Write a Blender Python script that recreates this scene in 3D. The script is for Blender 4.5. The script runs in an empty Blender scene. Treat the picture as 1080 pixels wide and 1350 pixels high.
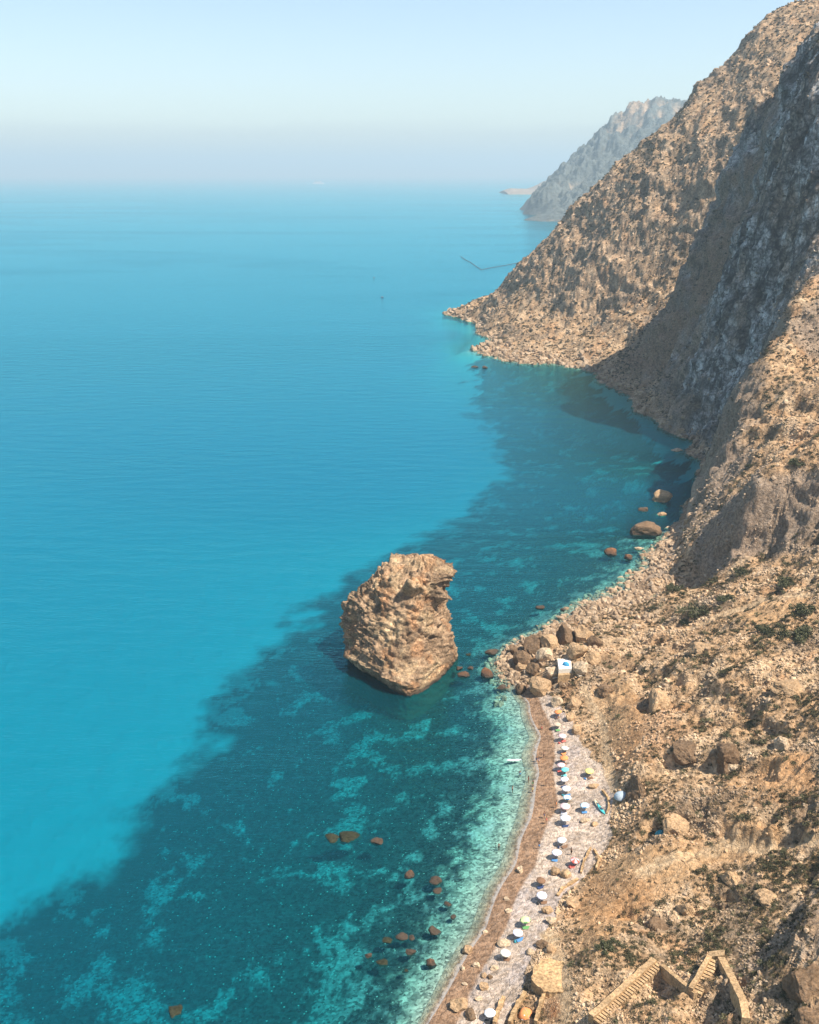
import bpy, bmesh, math, random
import numpy as np
from mathutils import Vector, Matrix, Quaternion
random.seed(7); RNG = np.random.default_rng(11)
R = math.radians
scene = bpy.context.scene
COL = scene.collection
# ------------------------------------------------------------------ camera model of the photograph
CAMH, F, HOR = 130.0, 1354.0, 227.0
PITCH = math.atan((675 - HOR) / F)
SP, CP = math.sin(PITCH), math.cos(PITCH)
def ray(px, py):
    v = 675 - py
    return np.array([px - 540.0, F * CP + v * SP, -F * SP + v * CP])
def D(px, py, Y):                                  # point of a sight line at the distance Y
    d = ray(px, py); t = Y / d[1]
    return (d[0] * t, Y, CAMH + d[2] * t)
def G(px, py, z=0.0):                              # point of a sight line at the height z
    d = ray(px, py); t = (CAMH - z) / -d[2]
    return (d[0] * t, d[1] * t, z)
# ------------------------------------------------------------------ noise
_perm = np.random.default_rng(3).permutation(256).astype(np.int32); _perm = np.concatenate([_perm, _perm, _perm])
_g3 = np.random.default_rng(4).normal(size=(256, 3)); _g3 /= np.linalg.norm(_g3, axis=1)[:, None]
def perlin(x, y, z):
    x = np.asarray(x, float); y = np.asarray(y, float) + 0 * x; z = np.asarray(z, float) + 0 * x
    xi, yi, zi = np.floor(x), np.floor(y), np.floor(z)
    xf, yf, zf = x - xi, y - yi, z - zi
    xi, yi, zi = xi.astype(np.int64) & 255, yi.astype(np.int64) & 255, zi.astype(np.int64) & 255
    fu = lambda t: t * t * t * (t * (t * 6 - 15) + 10)
    u, v, w = fu(xf), fu(yf), fu(zf)
    out = 0
    for i in (0, 1):
        wu = u if i else 1 - u
        for j in (0, 1):
            wv = v if j else 1 - v
            for k in (0, 1):
                ww = w if k else 1 - w
                h = _perm[_perm[_perm[xi + i] + yi + j] + zi + k]
                g = _g3[h]
                out = out + wu * wv * ww * (g[..., 0] * (xf - i) + g[..., 1] * (yf - j) + g[..., 2] * (zf - k))
    return out * 1.5
def fbm(x, y, z, o=4, gain=.5):
    s, a, f = 0, 1.0, 1.0
    for i in range(o):
        s = s + a * perlin(x * f + 17.3 * i, y * f + 5.1 * i, z * f + 9.7 * i); a *= gain; f *= 2.03
    return s
def ridged(x, y, z, o=4, gain=.5):
    s, a, f = 0, 1.0, 1.0
    for i in range(o):
        s = s + a * (1 - 2 * np.abs(perlin(x * f + 31.3 * i, y * f + 7.1 * i, z * f + 3.7 * i))); a *= gain; f *= 2.07
    return s
def sstep(a, b, x):
    t = np.clip((np.asarray(x, float) - a) / (b - a), 0, 1); return t * t * (3 - 2 * t)
def mixc(a, b, m):
    m = np.asarray(m)[..., None]; return np.asarray(a) * (1 - m) + np.asarray(b) * m
def polydist(x, y, pts):                           # distance to a polyline in plan
    d = np.full(np.shape(x), 1e9)
    for (x0, y0), (x1, y1) in zip(pts[:-1], pts[1:]):
        dx, dy = x1 - x0, y1 - y0
        t = np.clip(((x - x0) * dx + (y - y0) * dy) / (dx * dx + dy * dy + 1e-9), 0, 1)
        d = np.minimum(d, np.hypot(x - x0 - t * dx, y - y0 - t * dy))
    return d
def inpoly(x, y, pts):
    c = np.zeros(np.shape(x), bool); n = len(pts)
    for i in range(n):
        x0, y0 = pts[i]; x1, y1 = pts[(i + 1) % n]
        if y0 == y1: continue
        c ^= ((y0 > y) != (y1 > y)) & (x < (x1 - x0) * (y - y0) / (y1 - y0) + x0)
    return c
# ------------------------------------------------------------------ the lie of the land
class Surface:
    def __init__(s, pts, c=.012):
        p = np.array(pts, float); s.c = c
        s.q = np.stack([p[:, 0] / p[:, 1], np.log(p[:, 1])], 1); val = p[:, 2] / p[:, 1]
        n = len(p); A = np.zeros((n + 3, n + 3))
        d = np.linalg.norm(s.q[:, None] - s.q[None], axis=2); A[:n, :n] = np.sqrt(d * d + c * c)
        A[:n, n] = 1; A[:n, n + 1:] = s.q; A[n, :n] = 1; A[n + 1:, :n] = s.q.T
        s.w = np.linalg.solve(A, np.concatenate([val, [0, 0, 0]]))
    def __call__(s, X, Y):
        X = np.asarray(X, float); Y = np.asarray(Y, float); sh = X.shape
        u = (X / Y).ravel(); l = np.log(Y).ravel(); out = np.empty(u.shape); n = len(s.q)
        for i in range(0, len(u), 20000):
            a, b = u[i:i + 20000], l[i:i + 20000]
            d2 = (a[:, None] - s.q[None, :, 0]) ** 2 + (b[:, None] - s.q[None, :, 1]) ** 2
            out[i:i + 20000] = np.sqrt(d2 + s.c ** 2) @ s.w[:n] + s.w[n] + s.w[n + 1] * a + s.w[n + 2] * b
        return out.reshape(sh) * Y
COAST = [(520,1420),(565,1350),(600,1290),(640,1225),(680,1140),(700,1080),(711,1020),(713,970),(697,925),(680,900),(664,872),(680,850),(705,838),(735,825),(765,806),(800,790),(838,772),(858,748),(880,715),(903,682),(926,642),(923,620),(905,592),(872,562),(845,545),(828,520),(790,500),(760,484),(720,478),(690,478),(660,471),(625,460),(630,440),(632,428),(610,421),(588,414)]
ctl = [G(*p) for p in COAST]
ctl += [D(612,410,1060)[:2] + (0,), (70,1120,0), (150,1270,0), (250,1600,0), (60,1300,-25), (0,1100,-25), (0,980,-18), (20,900,-15)]
# the sea bed
for px, py, z in [(520,1350,-1.6),(560,1250,-1.4),(600,1150,-1.6),(640,1060,-1.5),(655,990,-1.2),(650,930,-1.3),(600,1000,-3.2),(480,1250,-3.2),(400,1350,-4.5),(200,1350,-8),(0,1215,-11.5),(0,1350,-9.5),(300,940,-11.5),(200,1060,-11.5),(420,800,-11.5),(560,690,-12),(700,590,-12),(450,1000,-6.5),(300,1150,-7.5),(0,900,-13),(300,700,-14),(0,600,-16),(500,500,-17),(300,400,-18),(600,520,-15),(680,520,-12),(760,520,-7),(800,600,-7),(850,620,-3.5),(700,700,-7.5),(640,760,-7),(780,740,-2.5),(830,700,-2),(540,830,-7),(620,950,-3.0),(560,480,-17),(640,850,-2.6),(620,880,-2.4),(660,820,-4),(740,770,-3.0),(560,430,-18),(590,440,-22)]:
    ctl.append(G(px, py)[:2] + (z,))
ctl += [(-400,300,-15),(-500,700,-20),(-200,130,-13),(-60,70,-7),(-300,1500,-60),(200,2500,-60),(-10,70,-1.2)]
# beach and the foot of the near slope
for px, py, z in [(640,1340,1.6),(690,1340,2.6),(672,1260,1.7),(700,1240,2.3),(722,1170,2.0),(765,1170,3.0),(735,1100,1.5),(790,1090,2.8),(742,1020,1.4),(795,1030,3.0),(738,960,1.4),(770,960,3.0),(716,912,1.7),(712,868,3.5),(742,876,5.5),(775,905,5.0),(745,845,4.5),(790,820,3.2),(835,805,3.2),(905,665,1.4),(895,705,1.6),(915,655,1.6),(868,765,2.0),
                  (745,1340,4.4),(800,1270,6.5),(820,1180,5.5),(830,1100,5.2),(845,1020,7),(835,950,6.5),(850,880,6.5),(870,830,5.0)]:
    ctl.append(G(px, py, z))
ctl.append((22,70,0)); ctl.append((38,72,8)); ctl.append((62,75,28)); ctl.append((100,85,55))
ctl += [D(1080,1350,111), D(960,1350,117), D(860,1350,123), D(1080,1180,142), D(960,1180,151), D(1080,1000,180), D(960,1000,190), D(1080,880,216), D(960,880,224), D(1080,785,258), D(970,790,268), D(885,788,291),
        D(900,1270,138), D(1000,1270,131), D(900,1090,171)]
# spur above the second cove: crest, its near slope, its dark seaward face
ctl += [D(886,790,307), D(931,724,322), D(967,606,374), D(990,500,404), D(1040,425,426), D(1080,370,444), D(1000,655,306), D(966,680,319), D(1080,640,297), D(922,786,305), D(960,748,300), D(1020,725,296), D(1080,705,287), D(1000,600,365), D(1080,600,350), D(1080,480,412),
        D(1150,290,480)]
ctl += [(143,468,4)]
# cliff wall in the shade beyond it, running away from the camera
ctl += [D(870,545,560), D(900,520,550), D(940,540,512), D(960,470,515), D(1000,400,510), D(1040,330,503), D(1080,340,477), D(1080,250,495), D(1080,170,508), D(1080,95,525), D(1035,125,585), D(1003,155,640), D(960,380,590), D(960,300,625), D(962,235,650), D(930,400,610), D(900,450,620), D(852,482,642),
        D(1150,60,520), (238,715,100), (290,720,150), (255,560,200), (240,490,150)]
# scree gully
ctl += [D(805,488,690), D(840,480,660), D(850,445,715), D(905,380,740), D(935,310,770), D(960,225,790), D(985,175,800)]
# great spur with the point: ridge line and face
RIDGE = [(640,400,985),(660,385,978),(690,352,962),(735,307,950),(765,272,948),(800,237,950),(850,187,960),(905,142,970),(935,103,985),(975,62,992),(1010,27,1000),(1062,2,1010),(1200,-40,1030)]
ctl += [D(*r) for r in RIDGE]
ctl += [D(660,440,850), D(690,430,835), D(720,440,800), D(740,400,845), D(790,420,790), D(780,350,835), D(840,380,780), D(850,300,825), D(830,250,880), D(900,280,808), D(900,200,862), D(960,150,868), D(1030,80,880), D(1080,50,880)]
# back of the ridge and land outside the frame
ctl += [(140,1080,25),(230,1150,60),(330,1200,120),(420,1250,180),(600,1300,250),(450,1600,120),(700,2000,200),(600,950,330),(400,1500,120)]
ctl += [(80,120,42),(150,220,66),(200,300,90),(300,420,160),(420,600,280),(700,700,420),(200,180,110),(130,110,85)]
BASE = Surface(ctl)
def flow(X, Y):                                    # how ravines and ribs run down the slopes
    far = sstep(430, 620, Y)
    a1 = X * .55 - Y * .83; b1 = X * .83 + Y * .55
    a2 = X * .94 - Y * .34; b2 = X * .34 + Y * .94
    return a1 * (1 - far) + a2 * far, b1 * (1 - far) + b2 * far, far
def height(X, Y):
    X = np.asarray(X, float); Y = np.asarray(Y, float)
    z = BASE(X, Y)
    e = .6
    gx = (BASE(X + e, Y) - z) / e; gy = (BASE(X, Y + e) - z) / e
    return z, gx, gy
def relief(X, Y, z, gx, gy):
    a, b, far = flow(X, Y)
    slope = np.hypot(gx, gy)
    land = sstep(2.2, 9, z)
    wx = 14 * perlin(X / 60, Y / 60, 0) * (0.4 + far)
    ribs = ridged((a + wx) / (22 + 34 * far), b / (70 + 110 * far), z / 60, 6, .56) - .85
    lump = fbm(X / (9 + 9 * far), Y / (9 + 9 * far), z / 12, 4, .55)
    steep = sstep(.55, 1.2, slope)
    amp = (.85 + 1.9 * sstep(6, 25, z)) * (1 - far) + (4.0 + 1.8 * steep ) * far
    d = land * (amp * ribs + (.5 + .5 * steep) * (1 + .4 * far) * lump)
    # crags: sharp blocks on the steep faces
    crag = np.abs(perlin((a + 6 * perlin(X / 20, Y / 20, 1)) / 7, b / 16, z / 9))
    d += land * steep * (1.0 + .4 * far) * (.5 - 2.0 * crag)
    wl = far * steep * (1 - .62 * sstep(660, 720, Y))
    d += land * wl * (5.4 * ridged(X / 31, Y / 31, z / 26, 5, .6) + 1.3 * ridged(X / 7, Y / 7, z / 6, 3, .6) - 6.4)
    grit = ridged(a / 3.2, b / 4.5, z / 4, 3, .6)
    d += land * (.22 + .25 * steep) * (1 + .8 * far) * grit
    # bedrock ledges breaking out of the near slope
    led = ridged((X * .5 + Y * .86) / 15, (X * .86 - Y * .5) / 34, z / 30, 3, .55)
    d += sstep(3.5, 7, z) * (1 - far) * 2.6 * sstep(.35, .95, led + .35 * lump)
    return d, steep
def new_mesh(name, co, faces=None, quads=None):
    me = bpy.data.meshes.new(name)
    me.vertices.add(len(co)); me.vertices.foreach_set('co', np.asarray(co, np.float32).ravel())
    q = np.asarray(quads if quads is not None else faces, np.int32); k = q.shape[1]
    me.loops.add(q.size); me.loops.foreach_set('vertex_index', q.ravel())
    me.polygons.add(len(q)); me.polygons.foreach_set('loop_start', np.arange(0, q.size, k, dtype=np.int32))
    me.update(calc_edges=True); me.validate()
    return me
def grid_quads(nr, nc):
    i = np.arange(nr - 1)[:, None] * nc + np.arange(nc - 1)[None]
    return np.stack([i, i + 1, i + nc + 1, i + nc], -1).reshape(-1, 4)
def col_attr(me, rgb, name='Col'):
    a = me.color_attributes.new(name, 'FLOAT_COLOR', 'POINT')
    c = np.ones((len(me.vertices), 4), np.float32); c[:, :3] = np.clip(rgb, 0, 1); a.data.foreach_set('color', c.ravel())
def smooth(me, on=True):
    me.polygons.foreach_set('use_smooth', np.full(len(me.polygons), on)); me.update()
def link(name, me, mats=None, parent=None, **props):
    o = bpy.data.objects.new(name, me); COL.objects.link(o)
    if mats is not None and me is not None and not me.materials: me.materials.append(mats)
    if parent is not None: o.parent = parent
    for k, v in props.items():
        if v is not None: o[k] = v
    return o
# ------------------------------------------------------------------ materials
def mat(name):
    m = bpy.data.materials.new(name); m.use_nodes = True
    nt = m.node_tree; nt.nodes.clear(); return m, nt
def N(nt, kind, ins=None, **props):
    n = nt.nodes.new(kind)
    for k, v in props.items(): setattr(n, k, v)
    for k, v in (ins or {}).items():
        s = n.inputs[k]
        if isinstance(v, bpy.types.NodeSocket): nt.links.new(v, s)
        else: s.default_value = v
    return n
def rgb4(c): return (c[0], c[1], c[2], 1)
def simple_mat(name, c, rough=.7, var=.15, scale=8, bump=.0, spec=.3):
    m, nt = mat(name)
    tc = N(nt, 'ShaderNodeTexCoord'); no = N(nt, 'ShaderNodeTexNoise', {'Vector': tc.outputs['Object'], 'Scale': scale, 'Detail': 4})
    r = N(nt, 'ShaderNodeMapRange', {'Value': no.outputs[0], 'From Min': .3, 'From Max': .7, 'To Min': 1 - var, 'To Max': 1 + var})
    mx = N(nt, 'ShaderNodeVectorMath', {0: c[:3], 'Scale': r.outputs[0]}, operation='SCALE')
    b = N(nt, 'ShaderNodeBsdfPrincipled', {'Base Color': mx.outputs[0], 'Roughness': rough, 'Specular IOR Level': spec})
    if bump:
        bp = N(nt, 'ShaderNodeBump', {'Strength': bump, 'Distance': .05, 'Height': no.outputs[0]}); nt.links.new(bp.outputs[0], b.inputs['Normal'])
    N(nt, 'ShaderNodeOutputMaterial', {'Surface': b.outputs[0]}); return m
def rock_mat(name, use_attr=True, c=(.4, .3, .2), s=1.0, dark=.35, contrast=1.0, bumpd=.5, zwet=False, craggy=False):
    """weathered stone and stony soil: tone patches, pits, cracks and grit"""
    m, nt = mat(name)
    geo = N(nt, 'ShaderNodeNewGeometry'); P = geo.outputs['Position']
    if use_attr: base = N(nt, 'ShaderNodeVertexColor', layer_name='Col').outputs[0]
    else: base = N(nt, 'ShaderNodeRGB').outputs[0]; base.default_value = rgb4(c)
    n1 = N(nt, 'ShaderNodeTexNoise', {'Vector': P, 'Scale': .16 * s, 'Detail': 5, 'Roughness': .6})
    n2 = N(nt, 'ShaderNodeTexNoise', {'Vector': P, 'Scale': 1.1 * s, 'Detail': 6, 'Roughness': .65})
    n3 = N(nt, 'ShaderNodeTexNoise', {'Vector': P, 'Scale': 5.0 * s, 'Detail': 3, 'Roughness': .6})
    vo = N(nt, 'ShaderNodeTexVoronoi', {'Vector': P, 'Scale': .9 * s}, feature='DISTANCE_TO_EDGE')
    a = N(nt, 'ShaderNodeMapRange', {'Value': n1.outputs[0], 'From Min': .3, 'From Max': .7, 'To Min': 1 - .28 * contrast, 'To Max': 1 + .25 * contrast})
    b = N(nt, 'ShaderNodeMapRange', {'Value': n2.outputs[0], 'From Min': .36, 'From Max': .62, 'To Min': 1 - .5 * contrast, 'To Max': 1 + .28 * contrast})
    g = N(nt, 'ShaderNodeMapRange', {'Value': n3.outputs[0], 'From Min': .3, 'From Max': .7, 'To Min': 1 - .25 * contrast, 'To Max': 1 + .22 * contrast})
    ab = N(nt, 'ShaderNodeMath', {0: a.outputs[0], 1: b.outputs[0]}, operation='MULTIPLY')
    abg = N(nt, 'ShaderNodeMath', {0: ab.outputs[0], 1: g.outputs[0]}, operation='MULTIPLY')
    c1 = N(nt, 'ShaderNodeVectorMath', {0: base, 'Scale': abg.outputs[0]}, operation='SCALE')
    warm = N(nt, 'ShaderNodeMix', {0: N(nt, 'ShaderNodeMapRange', {'Value': n2.outputs['Color'], 'From Min': .4, 'From Max': .65}).outputs[0], 'A': (1.06, .97, .86, 1), 'B': (.97, 1.0, 1.03, 1)}, data_type='RGBA')
    c2 = N(nt, 'ShaderNodeVectorMath', {0: c1.outputs[0], 1: warm.outputs['Result']}, operation='MULTIPLY')
    out = c2.outputs[0]
    if craggy:                                      # fractured bedrock on steep slopes: dark joints, pale faces, relief shading painted in
        cf = N(nt, 'ShaderNodeVertexColor', layer_name='Craggy').outputs[0]
        k1 = N(nt, 'ShaderNodeTexNoise', {'Vector': P, 'Scale': .16, 'Detail': 6, 'Roughness': .68, 'Distortion': .8}); k2 = N(nt, 'ShaderNodeTexVoronoi', {'Vector': N(nt, 'ShaderNodeVectorMath', {0: P, 1: k1.outputs['Color']}, operation='ADD').outputs[0], 'Scale': .22}, feature='DISTANCE_TO_EDGE')
        j1 = N(nt, 'ShaderNodeMapRange', {'Value': k1.outputs[0], 'From Min': .40, 'From Max': .60, 'To Min': .38, 'To Max': 1.7}); j2 = N(nt, 'ShaderNodeMapRange', {'Value': k2.outputs[0], 'From Min': 0, 'From Max': .16, 'To Min': .45, 'To Max': 1.08})
        jj = N(nt, 'ShaderNodeMath', {0: j1.outputs[0], 1: j2.outputs[0]}, operation='MULTIPLY'); jm = N(nt, 'ShaderNodeMix', {0: cf, 'A': 1.0, 'B': jj.outputs[0]}, data_type='FLOAT')
        out = N(nt, 'ShaderNodeVectorMath', {0: out, 'Scale': jm.outputs[0]}, operation='SCALE').outputs[0]
    if zwet:                                        # tide line: stone stained dark just above the water
        sep = N(nt, 'ShaderNodeSeparateXYZ', {0: P})
        hz = N(nt, 'ShaderNodeMath', {0: n2.outputs[0], 1: 2.2, 2: -.5}, operation='MULTIPLY_ADD')
        w = N(nt, 'ShaderNodeMath', {0: sep.outputs[2], 1: hz.outputs[0]}, operation='SUBTRACT')
        f = N(nt, 'ShaderNodeMapRange', {'Value': w.outputs[0], 'From Min': -.2, 'From Max': 1.1})
        out = N(nt, 'ShaderNodeMix', {0: f.outputs[0], 'A': (.07, .05, .035, 1), 'B': out}, data_type='RGBA').outputs['Result']
    bs = N(nt, 'ShaderNodeBsdfPrincipled', {'Base Color': out, 'Roughness': .92, 'Specular IOR Level': .15})
    h1 = N(nt, 'ShaderNodeMath', {0: n2.outputs[0], 1: 1.0}, operation='MULTIPLY')
    h2 = N(nt, 'ShaderNodeMath', {0: n3.outputs[0], 1: .3, 2: h1.outputs[0]}, operation='MULTIPLY_ADD')
    hv = N(nt, 'ShaderNodeMapRange', {'Value': vo.outputs[0], 'From Max': .12, 'To Min': -.18, 'To Max': 0})
    h3 = N(nt, 'ShaderNodeMath', {0: h2.outputs[0], 1: hv.outputs[0]}, operation='ADD')
    bp = N(nt, 'ShaderNodeBump', {'Strength': .9, 'Distance': bumpd, 'Height': h3.outputs[0]})
    nt.links.new(bp.outputs[0], bs.inputs['Normal'])
    N(nt, 'ShaderNodeOutputMaterial', {'Surface': bs.outputs[0]})
    return m
WK = (.42, .050, .031); WSC = (.0, .052, .098)
HAZEC = (.70, .91, 1.0, 1); HAZED = .00013; SUNE = 5.0; SKYS = .11; EXPO = .79
# ------------------------------------------------------------------ hillside mesh
U0, U1, NU = -.12, .82, 1030
Y0, Y1, NY = 72.0, 1500.0, 1500
uu = np.linspace(U0, U1, NU); yy = np.exp(np.linspace(math.log(Y0), math.log(Y1), NY))
YY, UU = np.meshgrid(yy, uu, indexing='ij'); XX = UU * YY
zb = BASE(XX, YY)
def grads(X, Y, Z):                                # plan gradient on the fan-shaped grid
    du = np.gradient(Z, axis=1) / (np.gradient(UU, axis=1) * Y)
    dl = np.gradient(Z, axis=0) / np.gradient(np.log(Y), axis=0)
    gx = du; gy = (dl - gx * X) / Y                # dZ/dlnY at fixed u = gx*X + gy*Y
    return gx, gy
gx, gy = grads(XX, YY, zb)
disp, steep = relief(XX, YY, zb, gx, gy)
ln = np.sqrt(1 + gx * gx + gy * gy)
PX = XX - gx / ln * disp * .6; PY = YY - gy / ln * disp * .6; PZ = zb + disp / ln
ZF = PZ                                            # used to stand things on the ground
from mathutils.bvhtree import BVHTree
near = (yy < 480); nyn = int(near.sum())
_co = np.stack([PX, PY, PZ], -1)
_q = grid_quads(nyn, NU)
LAND_BVH = BVHTree.FromPolygons(_co[:nyn].reshape(-1, 3).tolist(), _q.tolist())
def ground(x, y):
    h = LAND_BVH.ray_cast(Vector((x, y, 400)), Vector((0, 0, -1)))
    return h[0].z if h[0] is not None else 0.0
def hit(px, py):                                   # where a sight line meets the ground
    d = Vector(ray(px, py)); d.normalize()
    h = LAND_BVH.ray_cast(Vector((0, 0, CAMH)), d)
    if h[0] is None or h[0].z < 0: return Vector(G(px, py))
    return h[0]
# colours of the ground
SOIL, PALE, ORANGE = np.array((.385,.252,.142)), np.array((.48,.345,.215)), np.array((.36,.20,.10))
GREY, DARK = np.array((.26,.20,.15)), np.array((.125,.125,.122))
SAND, WET, PEBBLE = np.array((.49,.395,.315)), np.array((.30,.19,.118)), np.array((.43,.36,.315))
a_, b_, far_ = flow(XX, YY)
nA = fbm(XX / 28, YY / 28, zb / 30, 4); nB = fbm(XX / 6, YY / 6, zb / 8, 4); nC = fbm(a_ / 14, b_ / 60, zb / 40, 4)
col = mixc(SOIL, PALE, sstep(-.25, .45, nB + .5 * nA))
col = mixc(col, ORANGE, .55 * sstep(.15, .55, nA - .35 * nB))
nD = fbm(XX / 16 + 5, YY / 16, zb / 14, 5, .6)
col = mixc(col, np.array((.185,.135,.090)), .75 * sstep(.12, .55, nD + .3 * nB))
sl = np.hypot(gx, gy)
rocky = sstep(.62, 1.15, sl + .25 * nB + .25 * nC)
col = mixc(col, GREY, .85 * rocky * (1 - .6 * sstep(690, 760, YY)))
# bare grey limestone of the cliff wall, shade painted into its darks, and its scree
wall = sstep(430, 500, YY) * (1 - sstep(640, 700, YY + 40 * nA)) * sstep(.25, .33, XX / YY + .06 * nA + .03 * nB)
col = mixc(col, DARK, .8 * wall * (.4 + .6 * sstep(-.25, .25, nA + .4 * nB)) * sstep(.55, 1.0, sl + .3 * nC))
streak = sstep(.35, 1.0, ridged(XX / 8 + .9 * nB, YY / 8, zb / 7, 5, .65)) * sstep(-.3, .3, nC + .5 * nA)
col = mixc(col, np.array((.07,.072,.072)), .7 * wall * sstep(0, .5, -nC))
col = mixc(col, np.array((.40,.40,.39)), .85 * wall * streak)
SCREE = [G(*p)[:2] for p in ()] + [D(812,485,685)[:2], D(852,482,642)[:2], D(900,450,620)[:2], D(930,400,610)[:2], D(958,335,612)[:2], D(985,270,600)[:2]]
scr = 1 - sstep(8, 30, polydist(XX, YY, SCREE) + 8 * nB)
col = mixc(col, np.array((.27,.18,.115)), .8 * (1 - sstep(8, 26, polydist(XX, YY, SCREE) + 6 * nB)))
# beach
COASTXY = [G(*p)[:2] for p in COAST]
dc = polydist(XX, YY, COASTXY)
beach_px = [(500,1400),(520,1330),(600,1200),(640,1100),(650,1000),(655,930),(676,898),(716,906),(735,930),(752,948),(768,990),(783,1010),(812,1050),(806,1090),(800,1130),(770,1165),(745,1185),(735,1215),(716,1240),(700,1280),(690,1310),(660,1360)]
BEACH = [G(p[0], p[1], 1.6)[:2] for p in beach_px]
bm = inpoly(XX + 1.2 * nB, YY + 1.2 * nB, BEACH)
cove_px = [(905,620),(870,680),(840,720),(825,765),(872,765),(905,712),(935,672),(938,640)]
COVE = [G(p[0], p[1], 1.2)[:2] for p in cove_px]
bm2 = inpoly(XX + 1.5 * nB, YY + 1.5 * nB, COVE)
wetm = 1 - sstep(.78, .95, zb + .12 * nB)
sandc = mixc(SAND, PEBBLE, sstep(-.1, .5, nB + .4 * nA))
bcol = mixc(sandc, WET, wetm)
col = np.where(bm[..., None], bcol, col)
col = np.where(bm2[..., None], mixc(np.array((.36,.27,.19)), WET, .6 * wetm), col)
under = 1 - sstep(-.3, .25, zb)
col = np.where((~bm & ~bm2)[..., None], mixc(col, np.array((.20,.14,.09)), (1 - sstep(.2, 1.6, zb + .5 * nB)) * .8), col)
col = np.where((dc < 6)[..., None], mixc(col, mixc(np.array((.33,.30,.23)), WET, sstep(-.5, .05, zb)), under), col)
# trodden paths
PATHS = [[(1080,778),(1010,790),(960,808),(905,830)], [(742,1352),(748,1310),(735,1262),(722,1232)], [(770,905),(795,950),(800,1000),(812,1040)],
         [(1080,968),(1000,988),(930,1020)], [(1080,1105),(960,1112),(850,1150)]]
pathm = np.zeros_like(zb)
EARTH = [[(742,1200),(790,1125),(880,1108),(960,1120),(905,1175),(850,1215),(800,1275),(760,1290)],[(880,1120),(960,1085),(1085,1075),(1085,1115),(960,1140)],[(930,1035),(1000,1000),(1085,985),(1085,1040),(1000,1050)],[(775,905),(830,880),(860,930),(850,1000),(815,1010)],[(960,800),(1085,775),(1085,800),(980,830)]]
earth = np.zeros_like(zb)
for pg in EARTH:
    q = [tuple(hit(*p))[:2] for p in pg]; earth = np.maximum(earth, np.where(inpoly(XX + 2.5 * nB, YY + 2.5 * nB, q), 1.0, 0.0) * sstep(.0, 2.5, polydist(XX + 2.5 * nB, YY + 2.5 * nB, q + q[:1])))
col = mixc(col, mixc(np.array((.43,.275,.145)), np.array((.40,.235,.115)), sstep(-.2, .4, nA)), .75 * earth)
for pth, wd in zip(PATHS, (1.3, 1.5, 1.0, .8, 1.6)):
    q = [tuple(hit(*p))[:2] for p in pth]
    dd = polydist(XX, YY, q)
    pm_ = 1 - sstep(wd * .6, wd * 1.3, dd + .5 * nB); pathm = np.maximum(pathm, pm_); col = mixc(col, np.array((.46,.335,.205)), .85 * pm_)
_gq = grid_quads(NY, NU); _zz = zb.ravel()
_gq = _gq[(_zz[_gq].max(1) > -.5)]                  # the ground ends just under the water line, where the sea bed takes over
_used = np.unique(_gq); _re = np.full(NY * NU, -1, np.int64); _re[_used] = np.arange(len(_used))
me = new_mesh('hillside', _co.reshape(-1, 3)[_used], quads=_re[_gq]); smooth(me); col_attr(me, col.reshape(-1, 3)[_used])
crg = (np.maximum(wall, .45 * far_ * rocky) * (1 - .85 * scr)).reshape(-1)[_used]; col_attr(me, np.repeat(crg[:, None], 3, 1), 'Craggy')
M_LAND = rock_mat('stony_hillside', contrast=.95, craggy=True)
link('hillside', me, M_LAND, kind='structure')
# ------------------------------------------------------------------ sea bed
su = np.concatenate([np.linspace(-1.7, -.83, 12), np.linspace(-.8, .42, 520), np.linspace(.47, 1.7, 12)]); sy = np.concatenate([np.exp(np.linspace(math.log(62), math.log(1500), 620)), np.exp(np.linspace(math.log(1540), math.log(89000), 40))])
SY, SU = np.meshgrid(sy, su, indexing='ij'); SX = SU * SY
sz = BASE(SX, np.minimum(SY, 1500)); offm = np.maximum(np.maximum(sstep(900, 1300, SY), sstep(.72, .8, -SU)), sstep(.42, .45, SU)); sz = np.maximum(sz, -18) * (1 - offm) - 18 * offm
bn = fbm(SX / 9, SY / 9, 0, 4); bn2 = fbm(SX / 2.6, SY / 2.6, 5, 3); bn3 = fbm(SX / 22, SY / 22, 2, 3)
sbz = np.minimum(sz, .3) - .10 + np.where(sz < -1, .35 * bn + .35 * np.maximum(bn2, 0), 0) * sstep(1, 4, -sz)
edge_px = [(-300,1330),(0,1205),(60,1170),(140,1110),(230,1030),(290,955),(335,895),(385,815),(430,760),(500,715),(570,680),(640,640),(700,585),(672,545),(640,505),(618,470),(690,470),(760,478),(930,640),(700,920),(560,1350),(500,1500),(-300,1500)]  # off the great spur the dark bed also paints the cliff's reflection
EDGE = [G(*p)[:2] for p in edge_px]
ex = SX + 6 * bn + 11 * bn3; ey = SY + 7 * bn + 4 * bn2
inside = inpoly(ex, ey, EDGE)
de = polydist(ex, ey, EDGE[:15])
weed = sstep(-5, 5, np.where(inside, de, -de) + 9)
bn4 = fbm(SX / 1.1, SY / 1.1, 8, 2)
patch = sstep(.2, .5, bn + .4 * bn2 + .3 * bn4 + .6 * bn3 - .06)            # sandy clearings among the weed
weed = weed * (1 - .30 * patch)
shal = 1 - sstep(1.0, 2.1, -sz + .8 * bn2 + .5 * bn)                     # pale pebble fringe
shal = shal * (1 - .75 * sstep(560, 640, SY))
WEEDC, SANDB, FRINGE = np.array((.008,.015,.014)), np.array((.42,.41,.37)), np.array((.28,.29,.23))
scol = mixc(SANDB, WEEDC, weed * .95)
scol = mixc(scol, FRINGE, shal)
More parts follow.
